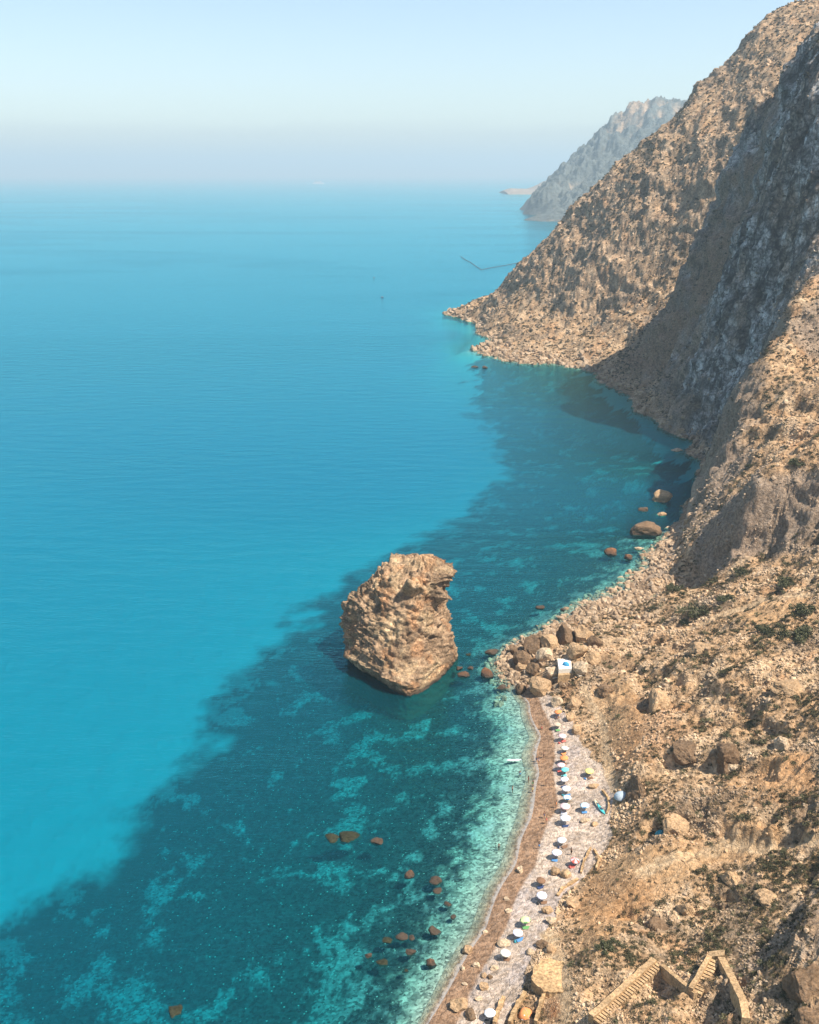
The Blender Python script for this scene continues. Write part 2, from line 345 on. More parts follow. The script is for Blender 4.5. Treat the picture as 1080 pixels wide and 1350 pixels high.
me = new_mesh('sea_bed', np.stack([SX, SY, sbz], -1).reshape(-1, 3), quads=grid_quads(660, 544)); smooth(me); col_attr(me, scol.reshape(-1, 3)); col_attr(me, np.repeat(np.maximum(sstep(-7, 6, np.where(inside, de, -de)), shal).reshape(-1, 1), 3, 1), 'Stony')
m, nt = mat('sea_bed')
P = N(nt, 'ShaderNodeNewGeometry').outputs['Position']; base = N(nt, 'ShaderNodeVertexColor', layer_name='Col').outputs[0]
vo = N(nt, 'ShaderNodeTexVoronoi', {'Vector': P, 'Scale': 2.1, 'Randomness': 1}); n1 = N(nt, 'ShaderNodeTexNoise', {'Vector': P, 'Scale': .5, 'Detail': 5, 'Roughness': .65})
sepv = N(nt, 'ShaderNodeSeparateColor', {0: vo.outputs['Color']})
r1 = N(nt, 'ShaderNodeMapRange', {'Value': sepv.outputs[0], 'From Min': 0, 'From Max': 1, 'To Min': .35, 'To Max': 1.65})
r2 = N(nt, 'ShaderNodeMapRange', {'Value': n1.outputs[0], 'From Min': .3, 'From Max': .7, 'To Min': .65, 'To Max': 1.35})
rr = N(nt, 'ShaderNodeMath', {0: r1.outputs[0], 1: r2.outputs[0]}, operation='MULTIPLY')
calm = N(nt, 'ShaderNodeVertexColor', layer_name='Stony').outputs[0]
rr = N(nt, 'ShaderNodeMix', {0: calm, 'A': 1.0, 'B': rr.outputs[0]}, data_type='FLOAT')
cc = N(nt, 'ShaderNodeVectorMath', {0: base, 'Scale': rr.outputs[0]}, operation='SCALE')
# scattered pale stones lying on the dark bottom
st0 = N(nt, 'ShaderNodeMath', {0: sepv.outputs[1], 1: N(nt, 'ShaderNodeMapRange', {'Value': n1.outputs[0], 'From Min': .4, 'From Max': .62, 'To Min': 1.0, 'To Max': .90}).outputs[0]}, operation='GREATER_THAN')
st1 = N(nt, 'ShaderNodeMath', {0: vo.outputs['Distance'], 1: .34}, operation='LESS_THAN')
st2 = N(nt, 'ShaderNodeMath', {0: st0.outputs[0], 1: st1.outputs[0]}, operation='MULTIPLY')
st = N(nt, 'ShaderNodeMath', {0: st2.outputs[0], 1: calm}, operation='MULTIPLY')
cc2 = N(nt, 'ShaderNodeMix', {0: st.outputs[0], 'A': cc.outputs[0], 'B': (.36, .35, .29, 1)}, data_type='RGBA')
bs = N(nt, 'ShaderNodeBsdfDiffuse', {'Color': cc2.outputs['Result']})
N(nt, 'ShaderNodeOutputMaterial', {'Surface': bs.outputs[0]})
link('sea_bed', me, m, kind='structure')
# ------------------------------------------------------------------ sea surface
wu = np.concatenate([np.linspace(-1.6, -.82, 30), np.linspace(-.8, .45, 420), np.linspace(.47, 1.6, 40)])
wy = np.concatenate([np.exp(np.linspace(math.log(55), math.log(1600), 520)), np.exp(np.linspace(math.log(1650), math.log(90000), 60))])
WY, WU = np.meshgrid(wy, wu, indexing='ij'); WX = WU * WY
wz = np.where(WY < 1600, np.maximum(-BASE(WX, np.minimum(WY, 1600)), 0), 18.0)
wz = np.where((WY > 1300) | (WU < -.8), 18.0 + 0 * wz, wz)
far = np.clip((WY - 900) / 400, 0, 1); wz = np.minimum(wz, 18) * (1 - far) + 18 * far
me = new_mesh('sea', np.stack([WX, WY, 0 * WX], -1).reshape(-1, 3), quads=grid_quads(len(wy), len(wu))); smooth(me)
at = me.attributes.new('depth', 'FLOAT', 'POINT'); at.data.foreach_set('value', wz.astype(np.float32).ravel())
m, nt = mat('clear_sea_water')
P = N(nt, 'ShaderNodeNewGeometry').outputs['Position']
dep = N(nt, 'ShaderNodeAttribute', attribute_name='depth').outputs['Fac']
def absorb(k):
    e = N(nt, 'ShaderNodeMath', {0: dep, 1: -k}, operation='MULTIPLY')
    return N(nt, 'ShaderNodeMath', {0: e.outputs[0]}, operation='EXPONENT').outputs[0]
T = N(nt, 'ShaderNodeCombineColor', {0: absorb(WK[0]), 1: absorb(WK[1]), 2: absorb(WK[2])}).outputs[0]
T1 = N(nt, 'ShaderNodeCombineColor', {0: absorb(2 * WK[0]), 1: absorb(2 * WK[1]), 2: absorb(2 * WK[2])}).outputs[0]
inv = N(nt, 'ShaderNodeVectorMath', {0: (1, 1, 1), 1: T1}, operation='SUBTRACT')
sc_ = N(nt, 'ShaderNodeVectorMath', {0: inv.outputs[0], 1: WSC}, operation='MULTIPLY')
fn = N(nt, 'ShaderNodeTexNoise', {'Vector': P, 'Scale': .55, 'Detail': 5, 'Roughness': .7})
fd = N(nt, 'ShaderNodeMath', {0: fn.outputs[0], 1: .42, 2: -.10}, operation='MULTIPLY_ADD')
fm = N(nt, 'ShaderNodeMapRange', {'Value': N(nt, 'ShaderNodeMath', {0: dep, 1: fd.outputs[0]}, operation='SUBTRACT').outputs[0], 'From Min': -.05, 'From Max': .05, 'To Min': .22, 'To Max': 0})
T = N(nt, 'ShaderNodeMix', {0: fm.outputs[0], 'A': T, 'B': (0, 0, 0, 1)}, data_type='RGBA').outputs['Result']
sc_ = N(nt, 'ShaderNodeMix', {0: fm.outputs[0], 'A': sc_.outputs[0], 'B': (.75, .78, .76, 1)}, data_type='RGBA'); sc_out = sc_.outputs['Result']
tr = N(nt, 'ShaderNodeBsdfTransparent', {'Color': T}); df = N(nt, 'ShaderNodeBsdfDiffuse', {'Color': sc_out})
body = N(nt, 'ShaderNodeAddShader', {0: tr.outputs[0], 1: df.outputs[0]})
mp = N(nt, 'ShaderNodeMapping', {'Vector': P, 'Rotation': (0, 0, R(12)), 'Scale': (.35, 1, 1)})
w1 = N(nt, 'ShaderNodeTexNoise', {'Vector': mp.outputs[0], 'Scale': .16, 'Detail': 5, 'Roughness': .55})
w2 = N(nt, 'ShaderNodeTexNoise', {'Vector': mp.outputs[0], 'Scale': 1.3, 'Detail': 3, 'Roughness': .5})
ws = N(nt, 'ShaderNodeMath', {0: w2.outputs[0], 1: .3, 2: w1.outputs[0]}, operation='MULTIPLY_ADD')
mp2 = N(nt, 'ShaderNodeMapping', {'Vector': P, 'Rotation': (0, 0, R(-14)), 'Scale': (.3, 1.15, 1)})
slick = N(nt, 'ShaderNodeTexNoise', {'Vector': mp2.outputs[0], 'Scale': .0025, 'Detail': 5, 'Roughness': .62, 'Distortion': 1.6})
sk = N(nt, 'ShaderNodeMapRange', {'Value': slick.outputs[0], 'From Min': .47, 'From Max': .58, 'To Min': .5, 'To Max': .95})
bp = N(nt, 'ShaderNodeBump', {'Strength': sk.outputs[0], 'Distance': 1.05, 'Height': ws.outputs[0]})
fr = N(nt, 'ShaderNodeFresnel', {'IOR': 1.33, 'Normal': bp.outputs[0]})
gl = N(nt, 'ShaderNodeBsdfGlossy', {'Color': (.26, .90, 1, 1), 'Roughness': .12, 'Normal': bp.outputs[0]})
mxs = N(nt, 'ShaderNodeMixShader', {0: fr.outputs[0], 1: body.outputs[0], 2: gl.outputs[0]})
N(nt, 'ShaderNodeOutputMaterial', {'Surface': mxs.outputs[0]})
link('sea', me, m, kind='structure')
# ------------------------------------------------------------------ far headlands
dctl = [D(p[0], p[1], p[2]) for p in [(712,262,3500),(722,250,3650),(742,230,3800),(775,208,3900),(800,185,3950),(822,160,4000),(834,139,4050),(846,131,4080),(862,141,4100),(890,148,4150),(930,144,4200),(1000,110,4300),(1100,100,4400)]]
DCO = [(690,290),(704,291),(712,292),(730,292),(752,293),(800,296),(900,300)]
dctl += [G(*p) for p in DCO] + [G(p[0], p[1] + 8)[:2] + (-40,) for p in DCO] + [G(660,289)[:2] + (-60,), G(680,280)[:2] + (-50,), (340,3900,-50), (460,4500,-60), (800,5000,60), (560,4350,0), (420,3720,0)]
dctl += [D(720,275,3420), D(738,268,3450), D(760,250,3560), D(790,235,3640), D(830,200,3800), D(860,170,3900), D(700,285,3460)[:2] + (6,), (1500,4000,500), (1500,5200,300)]
DS = Surface(dctl, .01)
du_ = np.linspace(.04, .40, 420); dy_ = np.exp(np.linspace(math.log(2700), math.log(5200), 300))
DY, DU = np.meshgrid(dy_, du_, indexing='ij'); DX = DU * DY
dz = DS(DX, DY); dg = np.gradient(dz, axis=1) / (np.gradient(DX, axis=1))
dland = sstep(0, 40, dz)
dn = ridged((DX * .9 - DY * .4) / 130, (DX * .4 + DY * .9) / 420, dz / 200, 5, .55) - .4
dn2 = fbm(DX / 40, DY / 40, dz / 40, 3)
dzz = dz + dland * (30 * (dn - .25) + 14 * dn2 + 9 * ridged(DX / 45, DY / 60, dz / 60, 3, .6) - 8)
dzz = np.where(dz < 0, dz - 2, dzz)
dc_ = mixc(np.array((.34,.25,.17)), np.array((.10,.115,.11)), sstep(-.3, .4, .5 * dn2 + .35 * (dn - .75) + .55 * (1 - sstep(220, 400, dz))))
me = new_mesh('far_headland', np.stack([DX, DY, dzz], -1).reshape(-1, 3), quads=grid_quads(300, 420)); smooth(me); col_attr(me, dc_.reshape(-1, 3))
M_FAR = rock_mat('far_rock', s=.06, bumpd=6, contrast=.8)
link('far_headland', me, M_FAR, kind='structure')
def low_land(name, prof, Yc, depth):               # a long low headland: profile of heights across, rounded back
    px = np.array([p[0] for p in prof], float); zt = np.array([D(p[0], p[1], Yc)[2] for p in prof])
    xs = np.linspace(px[0], px[-1], 160); zs = np.interp(xs, px, zt)
    rows = []
    s = np.linspace(-1, 1, 25)
    for v in s:
        X = (xs - 540) * Yc / ray(600, 250)[1] ; Y = Yc + v * depth + 30 * perlin(X / 300, v * 3, 0)
        Z = np.maximum(zs, 3) * (1 - v * v) ** .7 * (1 + .25 * fbm(X / 140, Y / 140, 0, 4)) - 4
        rows.append(np.stack([X, Y, Z], -1))
    co = np.concatenate(rows); me = new_mesh(name, co, quads=grid_quads(25, 160)); smooth(me)
    col_attr(me, np.tile(np.array((.34,.26,.19)), (len(co), 1)))
    return link(name, me, M_FAR, kind='structure')
low_land('distant_headland', [(664,251),(672,248),(695,247.5),(708,243),(720,239),(735,240),(748,231),(762,224),(790,215),(860,205)], 7000, 380)
# ------------------------------------------------------------------ rocks: generator
def ico(sub):
    b = bmesh.new(); bmesh.ops.create_icosphere(b, subdivisions=sub, radius=1)
    v = np.array([x.co[:] for x in b.verts]); f = np.array([[q.index for q in t.verts] for t in b.faces]); b.free(); return v, f
ICO = {k: ico(k) for k in (1, 2, 3, 4)}
def rock_co(sub, seed, size=(1, 1, 1), cuts=9, rough=.14):
    r = np.random.default_rng(seed); v = ICO[sub][0].copy()
    for i in range(cuts):
        n = r.normal(size=3); n /= np.linalg.norm(n); d = r.uniform(.52, .86)
        v -= np.maximum(v @ n - d, 0)[:, None] * n
    o = r.uniform(0, 90, 3)
    nn = ICO[sub][0]
    v += nn * (rough * fbm(v[:, 0] * 1.6 + o[0], v[:, 1] * 1.6 + o[1], v[:, 2] * 1.6 + o[2], 4, .6))[:, None]
    return v * np.array(size)
def rock_mesh(name, sub, seed, size, **k):
    me = new_mesh(name, rock_co(sub, seed, size, **k), faces=ICO[sub][1]); smooth(me, False); return me
# ------------------------------------------------------------------ rubble and scrub that nobody could count
nrm = np.stack([-gx / ln, -gy / ln, 1 / ln], -1)
view = np.stack([-PX, -PY, CAMH - PZ], -1); view /= np.linalg.norm(view, axis=-1, keepdims=True)
facing = (nrm * view).sum(-1)
okland = (zb > 1.2) & (facing > .02) & ~(bm & (zb < 2.3)) & (UU > -.02) & (UU < .50)
okbare = okland & ~bm & ~bm2
idx_all = np.flatnonzero(okbare.ravel()); pall = np.stack([PX, PY, PZ], -1).reshape(-1, 3); yall = PY.ravel(); colall = col.reshape(-1, 3); slall = sl.ravel()
clump = (nB + .7 * nC).ravel()
clear = (1 - .86 * earth) * (1 - .95 * pathm); clear = clear.ravel()
def scatter(n, wfun, seed):
    r = np.random.default_rng(seed); w = np.clip(wfun(idx_all), 0, None) * clear[idx_all]; return r.choice(idx_all, n, replace=False, p=w / w.sum()), r
def rand_rot(r, n, tilt):
    a = r.uniform(0, 2 * np.pi, n); b = r.normal(0, tilt, n); c = r.normal(0, tilt, n)
    ca, sa, cb, sb, cc, sc = np.cos(a), np.sin(a), np.cos(b), np.sin(b), np.cos(c), np.sin(c)
    Rz = np.zeros((n, 3, 3)); Rz[:, 0, 0] = ca; Rz[:, 0, 1] = -sa; Rz[:, 1, 0] = sa; Rz[:, 1, 1] = ca; Rz[:, 2, 2] = 1
    Rx = np.zeros((n, 3, 3)); Rx[:, 0, 0] = 1; Rx[:, 1, 1] = cb; Rx[:, 1, 2] = -sb; Rx[:, 2, 1] = sb; Rx[:, 2, 2] = cb
    Ry = np.zeros((n, 3, 3)); Ry[:, 1, 1] = 1; Ry[:, 0, 0] = cc; Ry[:, 0, 2] = sc; Ry[:, 2, 0] = -sc; Ry[:, 2, 2] = cc
    return Rz @ Rx @ Ry
def merged(name, ids, r, protos, faces, scale, sink, colour, material, tilt=.5, flat=True, **props):
    n = len(ids); rot = rand_rot(r, n, tilt); P0 = pall[ids].copy(); P0[:, 2] += sink * scale[:, 2]
    pi = r.integers(0, len(protos), n); V = np.stack(protos)[pi] * scale[:, None, :]
    V = np.einsum('nij,nkj->nki', rot, V) + P0[:, None, :]
    k = V.shape[1]; Fm = faces[None] + (np.arange(n) * k)[:, None, None]
    me = new_mesh(name, V.reshape(-1, 3), faces=Fm.reshape(-1, faces.shape[1])); smooth(me, not flat)
    col_attr(me, np.repeat(colour, k, 0)); return link(name, me, material, kind='stuff', **props)
M_RUB = rock_mat('loose_stone', contrast=.7, bumpd=.15)
ids, r = scatter(30000, lambda i: (.05 + np.clip(clump[i] + .12, 0, 1.2) ** 1.4) * np.where(yall[i] < 480, 1.0, .45), 21)
s0 = (yall[ids] / 200) ** .85 * (.16 + .30 * r.random(len(ids)) ** 3.0)
s0 *= np.where(r.random(len(ids)) < .02, 1.9, 1.0)
sc3 = s0[:, None] * r.uniform(.65, 1.35, (len(ids), 3))
cc = mixc(colall[ids] * 1.12, np.array((.52,.40,.28)), r.uniform(0, .6, len(ids)))
merged('rubble', ids, r, [rock_co(1, 100 + i, cuts=5, rough=.2) for i in range(12)], ICO[1][1], sc3, .25, cc, M_RUB)
# broken rock along the water's edge
idx_keep = idx_all; idx_all = np.flatnonzero(((zb > -1.3) & (zb < 7) & (facing > -.05) & (UU > -.02) & (UU < .45) & ~bm & (dc < 26) & (YY > 236)).ravel())
ids, r = scatter(5000, lambda i: np.exp(-np.clip(pall[i, 2], 0, 9) / 2.6) * (.12 + np.clip(clump[i] + .35, 0, 1.5)), 31)
s0 = (yall[ids] / 300) ** .9 * (.30 + .95 * r.random(len(ids)) ** 3.5)
merged('shore_rubble', ids, r, [rock_co(2, 140 + i, cuts=9, rough=.12) for i in range(10)], ICO[2][1], s0[:, None] * r.uniform(.65, 1.4, (len(ids), 3)), .15, mixc(np.array((.44,.33,.225)), np.array((.24,.165,.105)), r.random(len(ids)) ** 1.5), M_RUB)
idx_all = idx_keep
# scrub: low dry cushions of twigs and leaves
M_SCR = None
m, nt = mat('dry_scrub'); vc = N(nt, 'ShaderNodeVertexColor', layer_name='Col').outputs[0]
bs = N(nt, 'ShaderNodeBsdfPrincipled', {'Base Color': vc, 'Roughness': .9, 'Specular IOR Level': .1}); N(nt, 'ShaderNodeOutputMaterial', {'Surface': bs.outputs[0]}); M_SCR = m
def tuft(seed, n, leaf, zs=.7):
    r = np.random.default_rng(seed); d = r.normal(size=(n, 3)); d[:, 2] = np.abs(d[:, 2]); d /= np.linalg.norm(d, axis=1)[:, None]
    p = d * (r.random(n) ** .4)[:, None] * np.array((1, 1, zs)); a = r.normal(size=(n, 3)); b = r.normal(size=(n, 3))
    return np.stack([p + a * leaf, p + b * leaf, p - (a + b) * leaf * .6], 1).reshape(-1, 3)
def scrub_cols(r, n):
    t = r.random(n)[:, None]; c = np.where(t < .55, np.array((.060,.050,.026)), np.where(t < .8, np.array((.085,.072,.036)), np.array((.19,.135,.070))))
    return c * r.uniform(.7, 1.3, (n, 1))
ids, r = scatter(17000, lambda i: (yall[i] < 430) * (.2 + np.clip(-clump[i] + .3, 0, 1)) * (slall[i] < 1.3), 22)
s0 = (yall[ids] / 200) ** .6 * r.uniform(.20, .62, len(ids)) ** 1.0
merged('scrub', ids, r, [tuft(i, 34, .20) for i in range(10)], np.arange(34 * 3).reshape(-1, 3), s0[:, None] * np.array((1, 1, .8)) * r.uniform(.8, 1.2, (len(ids), 3)), .0, scrub_cols(r, len(ids)), M_SCR, tilt=.2)
ids, r = scatter(15000, lambda i: (yall[i] > 400) * (.1 + np.clip(-clump[i] + .45, 0, 1)) * np.where(slall[i] < 1.3, 1, .5), 23)
s0 = (yall[ids] / 850) ** .8 * r.uniform(.45, 1.35, len(ids))
merged('far_scrub', ids, r, [tuft(50 + i, 22, .34) for i in range(8)], np.arange(22 * 3).reshape(-1, 3), s0[:, None] * np.array((1, 1, .9)) * r.uniform(.8, 1.2, (len(ids), 3)), .0, scrub_cols(r, len(ids)), M_SCR, tilt=.2)

ids, r = scatter(1500, lambda i: (yall[i] < 430) * (zb.ravel()[i] > 4) * (.05 + np.clip(-clump[i] + .1, 0, 1) ** 2) * (slall[i] < 1.0), 24)
s0 = (yall[ids] / 200) ** .6 * r.uniform(.55, 1.05, len(ids))
merged('bushy_scrub', ids, r, [tuft(80 + i, 110, .13) for i in range(8)], np.arange(110 * 3).reshape(-1, 3), s0[:, None] * np.array((1, 1, .75)) * r.uniform(.8, 1.2, (len(ids), 3)), .0, np.array((.085,.078,.040)) * r.uniform(.6, 1.5, (len(ids), 1)), M_SCR, tilt=.2)
# ------------------------------------------------------------------ things: helpers
def tag(o, label, cat=None, group=None):
    if label: o['label'] = label
    if cat: o['category'] = cat
    if group: o['group'] = group
    return o
def thing(name, label, cat, loc=(0, 0, 0), rotz=0, group=None):
    o = bpy.data.objects.new(name, None); COL.objects.link(o); o.empty_display_size = .3
    o.location = loc; o.rotation_euler = (0, 0, rotz); return tag(o, label, cat, group)
def dup(root, loc, rotz, label=None, group=None):
    r_ = root.copy(); COL.objects.link(r_); r_.location = loc; r_.rotation_euler = (0, 0, rotz)
    if label: r_['label'] = label
    if group: r_['group'] = group
    for ch in list(root.children):
        c_ = ch.copy(); COL.objects.link(c_); c_.parent = r_
        for g_ in ch.children:
            d_ = g_.copy(); COL.objects.link(d_); d_.parent = c_
    return r_
class MB:
    """collects boxes, tubes and lofts into one mesh"""
    def __init__(s): s.b = bmesh.new()
    def box(s, x0, x1, y0, y1, z0, z1, M=None, bev=0):
        r_ = bmesh.ops.create_cube(s.b, size=1); vs = r_['verts']
        for v in vs: v.co = Vector(((x0 + x1) / 2 + v.co.x * (x1 - x0), (y0 + y1) / 2 + v.co.y * (y1 - y0), (z0 + z1) / 2 + v.co.z * (z1 - z0)))
        if bev: 
            e = list({e for v in vs for e in v.link_edges}); q = bmesh.ops.bevel(s.b, geom=e, offset=bev, segments=2, affect='EDGES'); vs = list({v for f in q['faces'] for v in f.verts} | {v for v in vs if v.is_valid})
        if M is not None:
            for v in vs: v.co = M @ v.co
        return s
    def tube(s, pts, rad, n=8, cap=True):
        pts = [Vector(p) for p in pts]; rr = rad if hasattr(rad, '__len__') else [rad] * len(pts); rings = []
        for i, p in enumerate(pts):
            t = (pts[min(i + 1, len(pts) - 1)] - pts[max(i - 1, 0)]).normalized(); a = t.orthogonal().normalized(); c = t.cross(a)
            rings.append([s.b.verts.new(p + (a * math.cos(k * 2 * math.pi / n) + c * math.sin(k * 2 * math.pi / n)) * rr[i]) for k in range(n)])
        s.skin(rings, cap); return s
    def skin(s, rings, cap=True):
        for A, B in zip(rings[:-1], rings[1:]):
            n = len(A)
            for k in range(n): s.b.faces.new((A[k], A[(k + 1) % n], B[(k + 1) % n], B[k]))
        if cap: s.b.faces.new(rings[0][::-1]); s.b.faces.new(rings[-1])
    def loft(s, rings, cap=True): s.skin([[s.b.verts.new(p) for p in q] for q in rings], cap); return s
    def ball(s, c, r_, sub=2):
        q = bmesh.ops.create_icosphere(s.b, subdivisions=sub, radius=1)
        rv = Vector(r_) if hasattr(r_, '__len__') else Vector((r_, r_, r_))
        for v in q['verts']: v.co = Vector(c) + Vector((v.co.x * rv.x, v.co.y * rv.y, v.co.z * rv.z))
        return s
    def mesh(s, name, sm=False):
        bmesh.ops.recalc_face_normals(s.b, faces=s.b.faces); me = bpy.data.meshes.new(name); s.b.to_mesh(me); s.b.free()
        if sm: smooth(me)
        return me
def part(name, mb, material, parent, sm=False, label=None):
    o = link(name, mb.mesh(name, sm) if isinstance(mb, MB) else mb, material, parent)
    if label: o['label'] = label
    return o
# ------------------------------------------------------------------ the sea stack
SEC = [(-5, [(-1,241),(-12,252),(-20,265),(-14,281),(-1,287),(10,282),(15,267),(9,250.5)]),
       (0, [(-1,243.5),(-10,254.6),(-17.9,265.8),(-13,279),(-1,285),(9,280),(13.4,266.5),(7.2,252)]),
       (4.4, [(-1.6,244),(-12.9,251.7),(-19.3,264.7),(-13,280),(-1,285),(9,280),(13.0,265.5),(8.6,254)]),
       (6, [(-1.6,245.8),(-12.6,253.4),(-18.6,266.5),(-13,280),(-1,285),(9,280),(12.6,265.5),(8.8,255)]),
       (11, [(-2,252.5),(-13.2,258),(-20.4,270),(-13,281),(-1,285),(8,281),(10.9,269),(7.5,257.5)]),
       (17, [(-1,258),(-12.6,262),(-18.2,272),(-11,281),(0,284),(7,280),(9.2,271),(7.2,262)]),
       (19.5, [(0,260),(-11,263.3),(-16,272.5),(-10,280.5),(0,283.5),(7.5,280),(9.6,271.5),(7.6,263.5)]),
       (22, [(.5,262),(-9.3,265),(-13.2,273),(-9,280),(0,283),(8,280),(11.8,272),(9,265)]),
       (25, [(2,264.5),(-6.5,266.8),(-9.8,273),(-6,279),(1,281),(9,279),(13.4,271),(10.8,266)]),
       (27, [(2,267),(-2,269),(-4.5,273),(-2,278),(2,279.5),(8,278),(11,272.5),(7.5,267.5)]),
       (28.3, [(2.4,270.5),(1,271),(0,273),(1,275.5),(3,276.5),(5.5,275.5),(6.5,273),(4.5,271)])]
nz, na = 150, 200
zk = np.array([s[0] for s in SEC], float); ks = np.array([s[1] for s in SEC], float)
zz = np.linspace(-5, 28.3, nz); secz = np.stack([np.stack([np.interp(zz, zk, ks[:, i, j]) for j in (0, 1)], -1) for i in range(8)], 1)
th = np.arange(na) / na * 8; i0 = np.floor(th).astype(int); ft = (th - i0)[None, :, None]
g = lambda k: secz[:, (i0 + k) % 8]
cr = g(0) + .5 * ft * (g(1) - g(-1) + ft * (2 * g(-1) - 5 * g(0) + 4 * g(1) - g(2) + ft * (3 * (g(0) - g(1)) + g(2) - g(-1))))
ring = .8 * cr + .2 * (g(0) * (1 - ft) + g(1) * ft)
V = np.concatenate([ring, np.broadcast_to(zz[:, None, None], (nz, na, 1))], -1)
V = np.concatenate([V, np.broadcast_to(np.array([3.2, 273.3, 28.6]), (1, na, 3))], 0); nz += 1
dV1 = np.roll(V, -1, 1) - np.roll(V, 1, 1); dV0 = np.gradient(V, axis=0); nn = np.cross(dV1, dV0); nn /= np.linalg.norm(nn, axis=-1, keepdims=True) + 1e-9
x, y, z = V[..., 0], V[..., 1], V[..., 2]
V = V + np.stack([1.6 * fbm(x / 9, y / 9, z / 7, 3), 1.6 * fbm(x / 9 + 40, y / 9, z / 7, 3), .5 * fbm(x / 9, y / 9 + 40, z / 7, 3)], -1) * sstep(0, 5, z)[..., None]
x, y, z = V[..., 0], V[..., 1], V[..., 2]
pit = perlin(x / 1.3 + .8 * perlin(x / 2, y / 2, z / 2), y / 1.3, z / 1.1)
ds = -.9 * np.clip(pit - .12, 0, 1) - .5 * sstep(.06, .0, np.abs(perlin(x / 5, y / 5, z / 9 + 3))) - .6 * sstep(.05, .0, np.abs(perlin(x / 8 + 7, y / 8, z / 3.5)))
ds = ds + 1.1 * fbm(x / 7, y / 7, z / 6, 3) + .75 * ridged(x / 3.4 + .3 * z, y / 3.4, z / 2.6, 4, .6) - .4 + .45 * ridged(x / 1.2, y / 1.2, z / 1.0, 3, .6)
for (px, py, Y, rad, dep) in [(544,763,263,2.2,2.6),(536,765,263,1.5,1.6),(543,799,256,1.7,2.0),(520,822,252,1.5,1.2),(578,776,264,1.8,2.2),(515,758,266,2.0,1.0),(462,812,268,1.8,1.2),(556,850,250,2.0,1.0),(500,780,261,1.6,.9)]:
    c0 = np.array(D(px, py, Y)); q = np.linalg.norm(V - c0, axis=-1); ds -= 1.7 * dep * np.exp(-(q / rad) ** 4)
ds *= (.45 + .55 * sstep(3, 8, z))
V = V + nn * ds[..., None]; V[-1] = V[-1].mean(0)
qd = (np.arange(nz - 1)[:, None] * na + np.arange(na)[None]); qn = (np.arange(nz - 1)[:, None] * na + (np.arange(na)[None] + 1) % na)
quads = np.stack([qd, qn, qn + na, qd + na], -1).reshape(-1, 4)
V = V + np.array((.3, -4.5, -.3))
me = new_mesh('sea_stack', V.reshape(-1, 3), quads=quads); smooth(me)
cst = mixc(np.array((.33,.225,.14)), np.array((.46,.33,.20)), sstep(-.2, .4, fbm(x / 6, y / 6, z / 6, 3)))
cst = mixc(cst, np.array((.40,.20,.09)), .5 * sstep(.1, .5, fbm(x / 5 + 9, y / 5, z / 5, 3)))
col_attr(me, cst.reshape(-1, 3)); col_attr(me, np.full((len(me.vertices), 3), .5), 'Craggy')
M_STACK = rock_mat('weathered_stack_rock', s=1.6, contrast=1.0, bumpd=.45, zwet=True, craggy=True)
tag(link('sea_stack', me, M_STACK), 'tall tan rock stack alone in the sea off the beach, its top hooked right', 'sea stack')
# ------------------------------------------------------------------ boulders
M_BLD = {k: rock_mat('boulder_' + k, use_attr=False, c=c_, s=2.2, contrast=.8, bumpd=.2, zwet=zw) for k, c_, zw in
         [('tan', (.42,.285,.165), False), ('pale', (.52,.40,.27), False), ('rust', (.25,.115,.055), True), ('brown', (.19,.125,.075), True), ('weedy', (.034,.036,.020), False)]}
SEED = [500]
def boulder(px, py, rpx, kind, label, group=None, z=None, asp=(1, 1, .8), name='boulder', cat='boulder', sub=3, lift=.25):
    SEED[0] += 1
    if z is None:
        p = hit(px, py + rpx * .3)
    else: p = Vector(G(px, py + rpx * .3, z))
    rr_ = rpx * p.y / 1290.0
    sz_ = (rr_ * asp[0], rr_ * asp[1], rr_ * asp[2])
    o = link(name, rock_mesh(name, sub, SEED[0], sz_), M_BLD[kind]); o.location = (p.x, p.y, p.z + lift * sz_[2]); o.rotation_euler = (0, 0, random.uniform(-.6, .6))
    return tag(o, label, cat, group)
g_ = 'boulders in the sea off the beach'
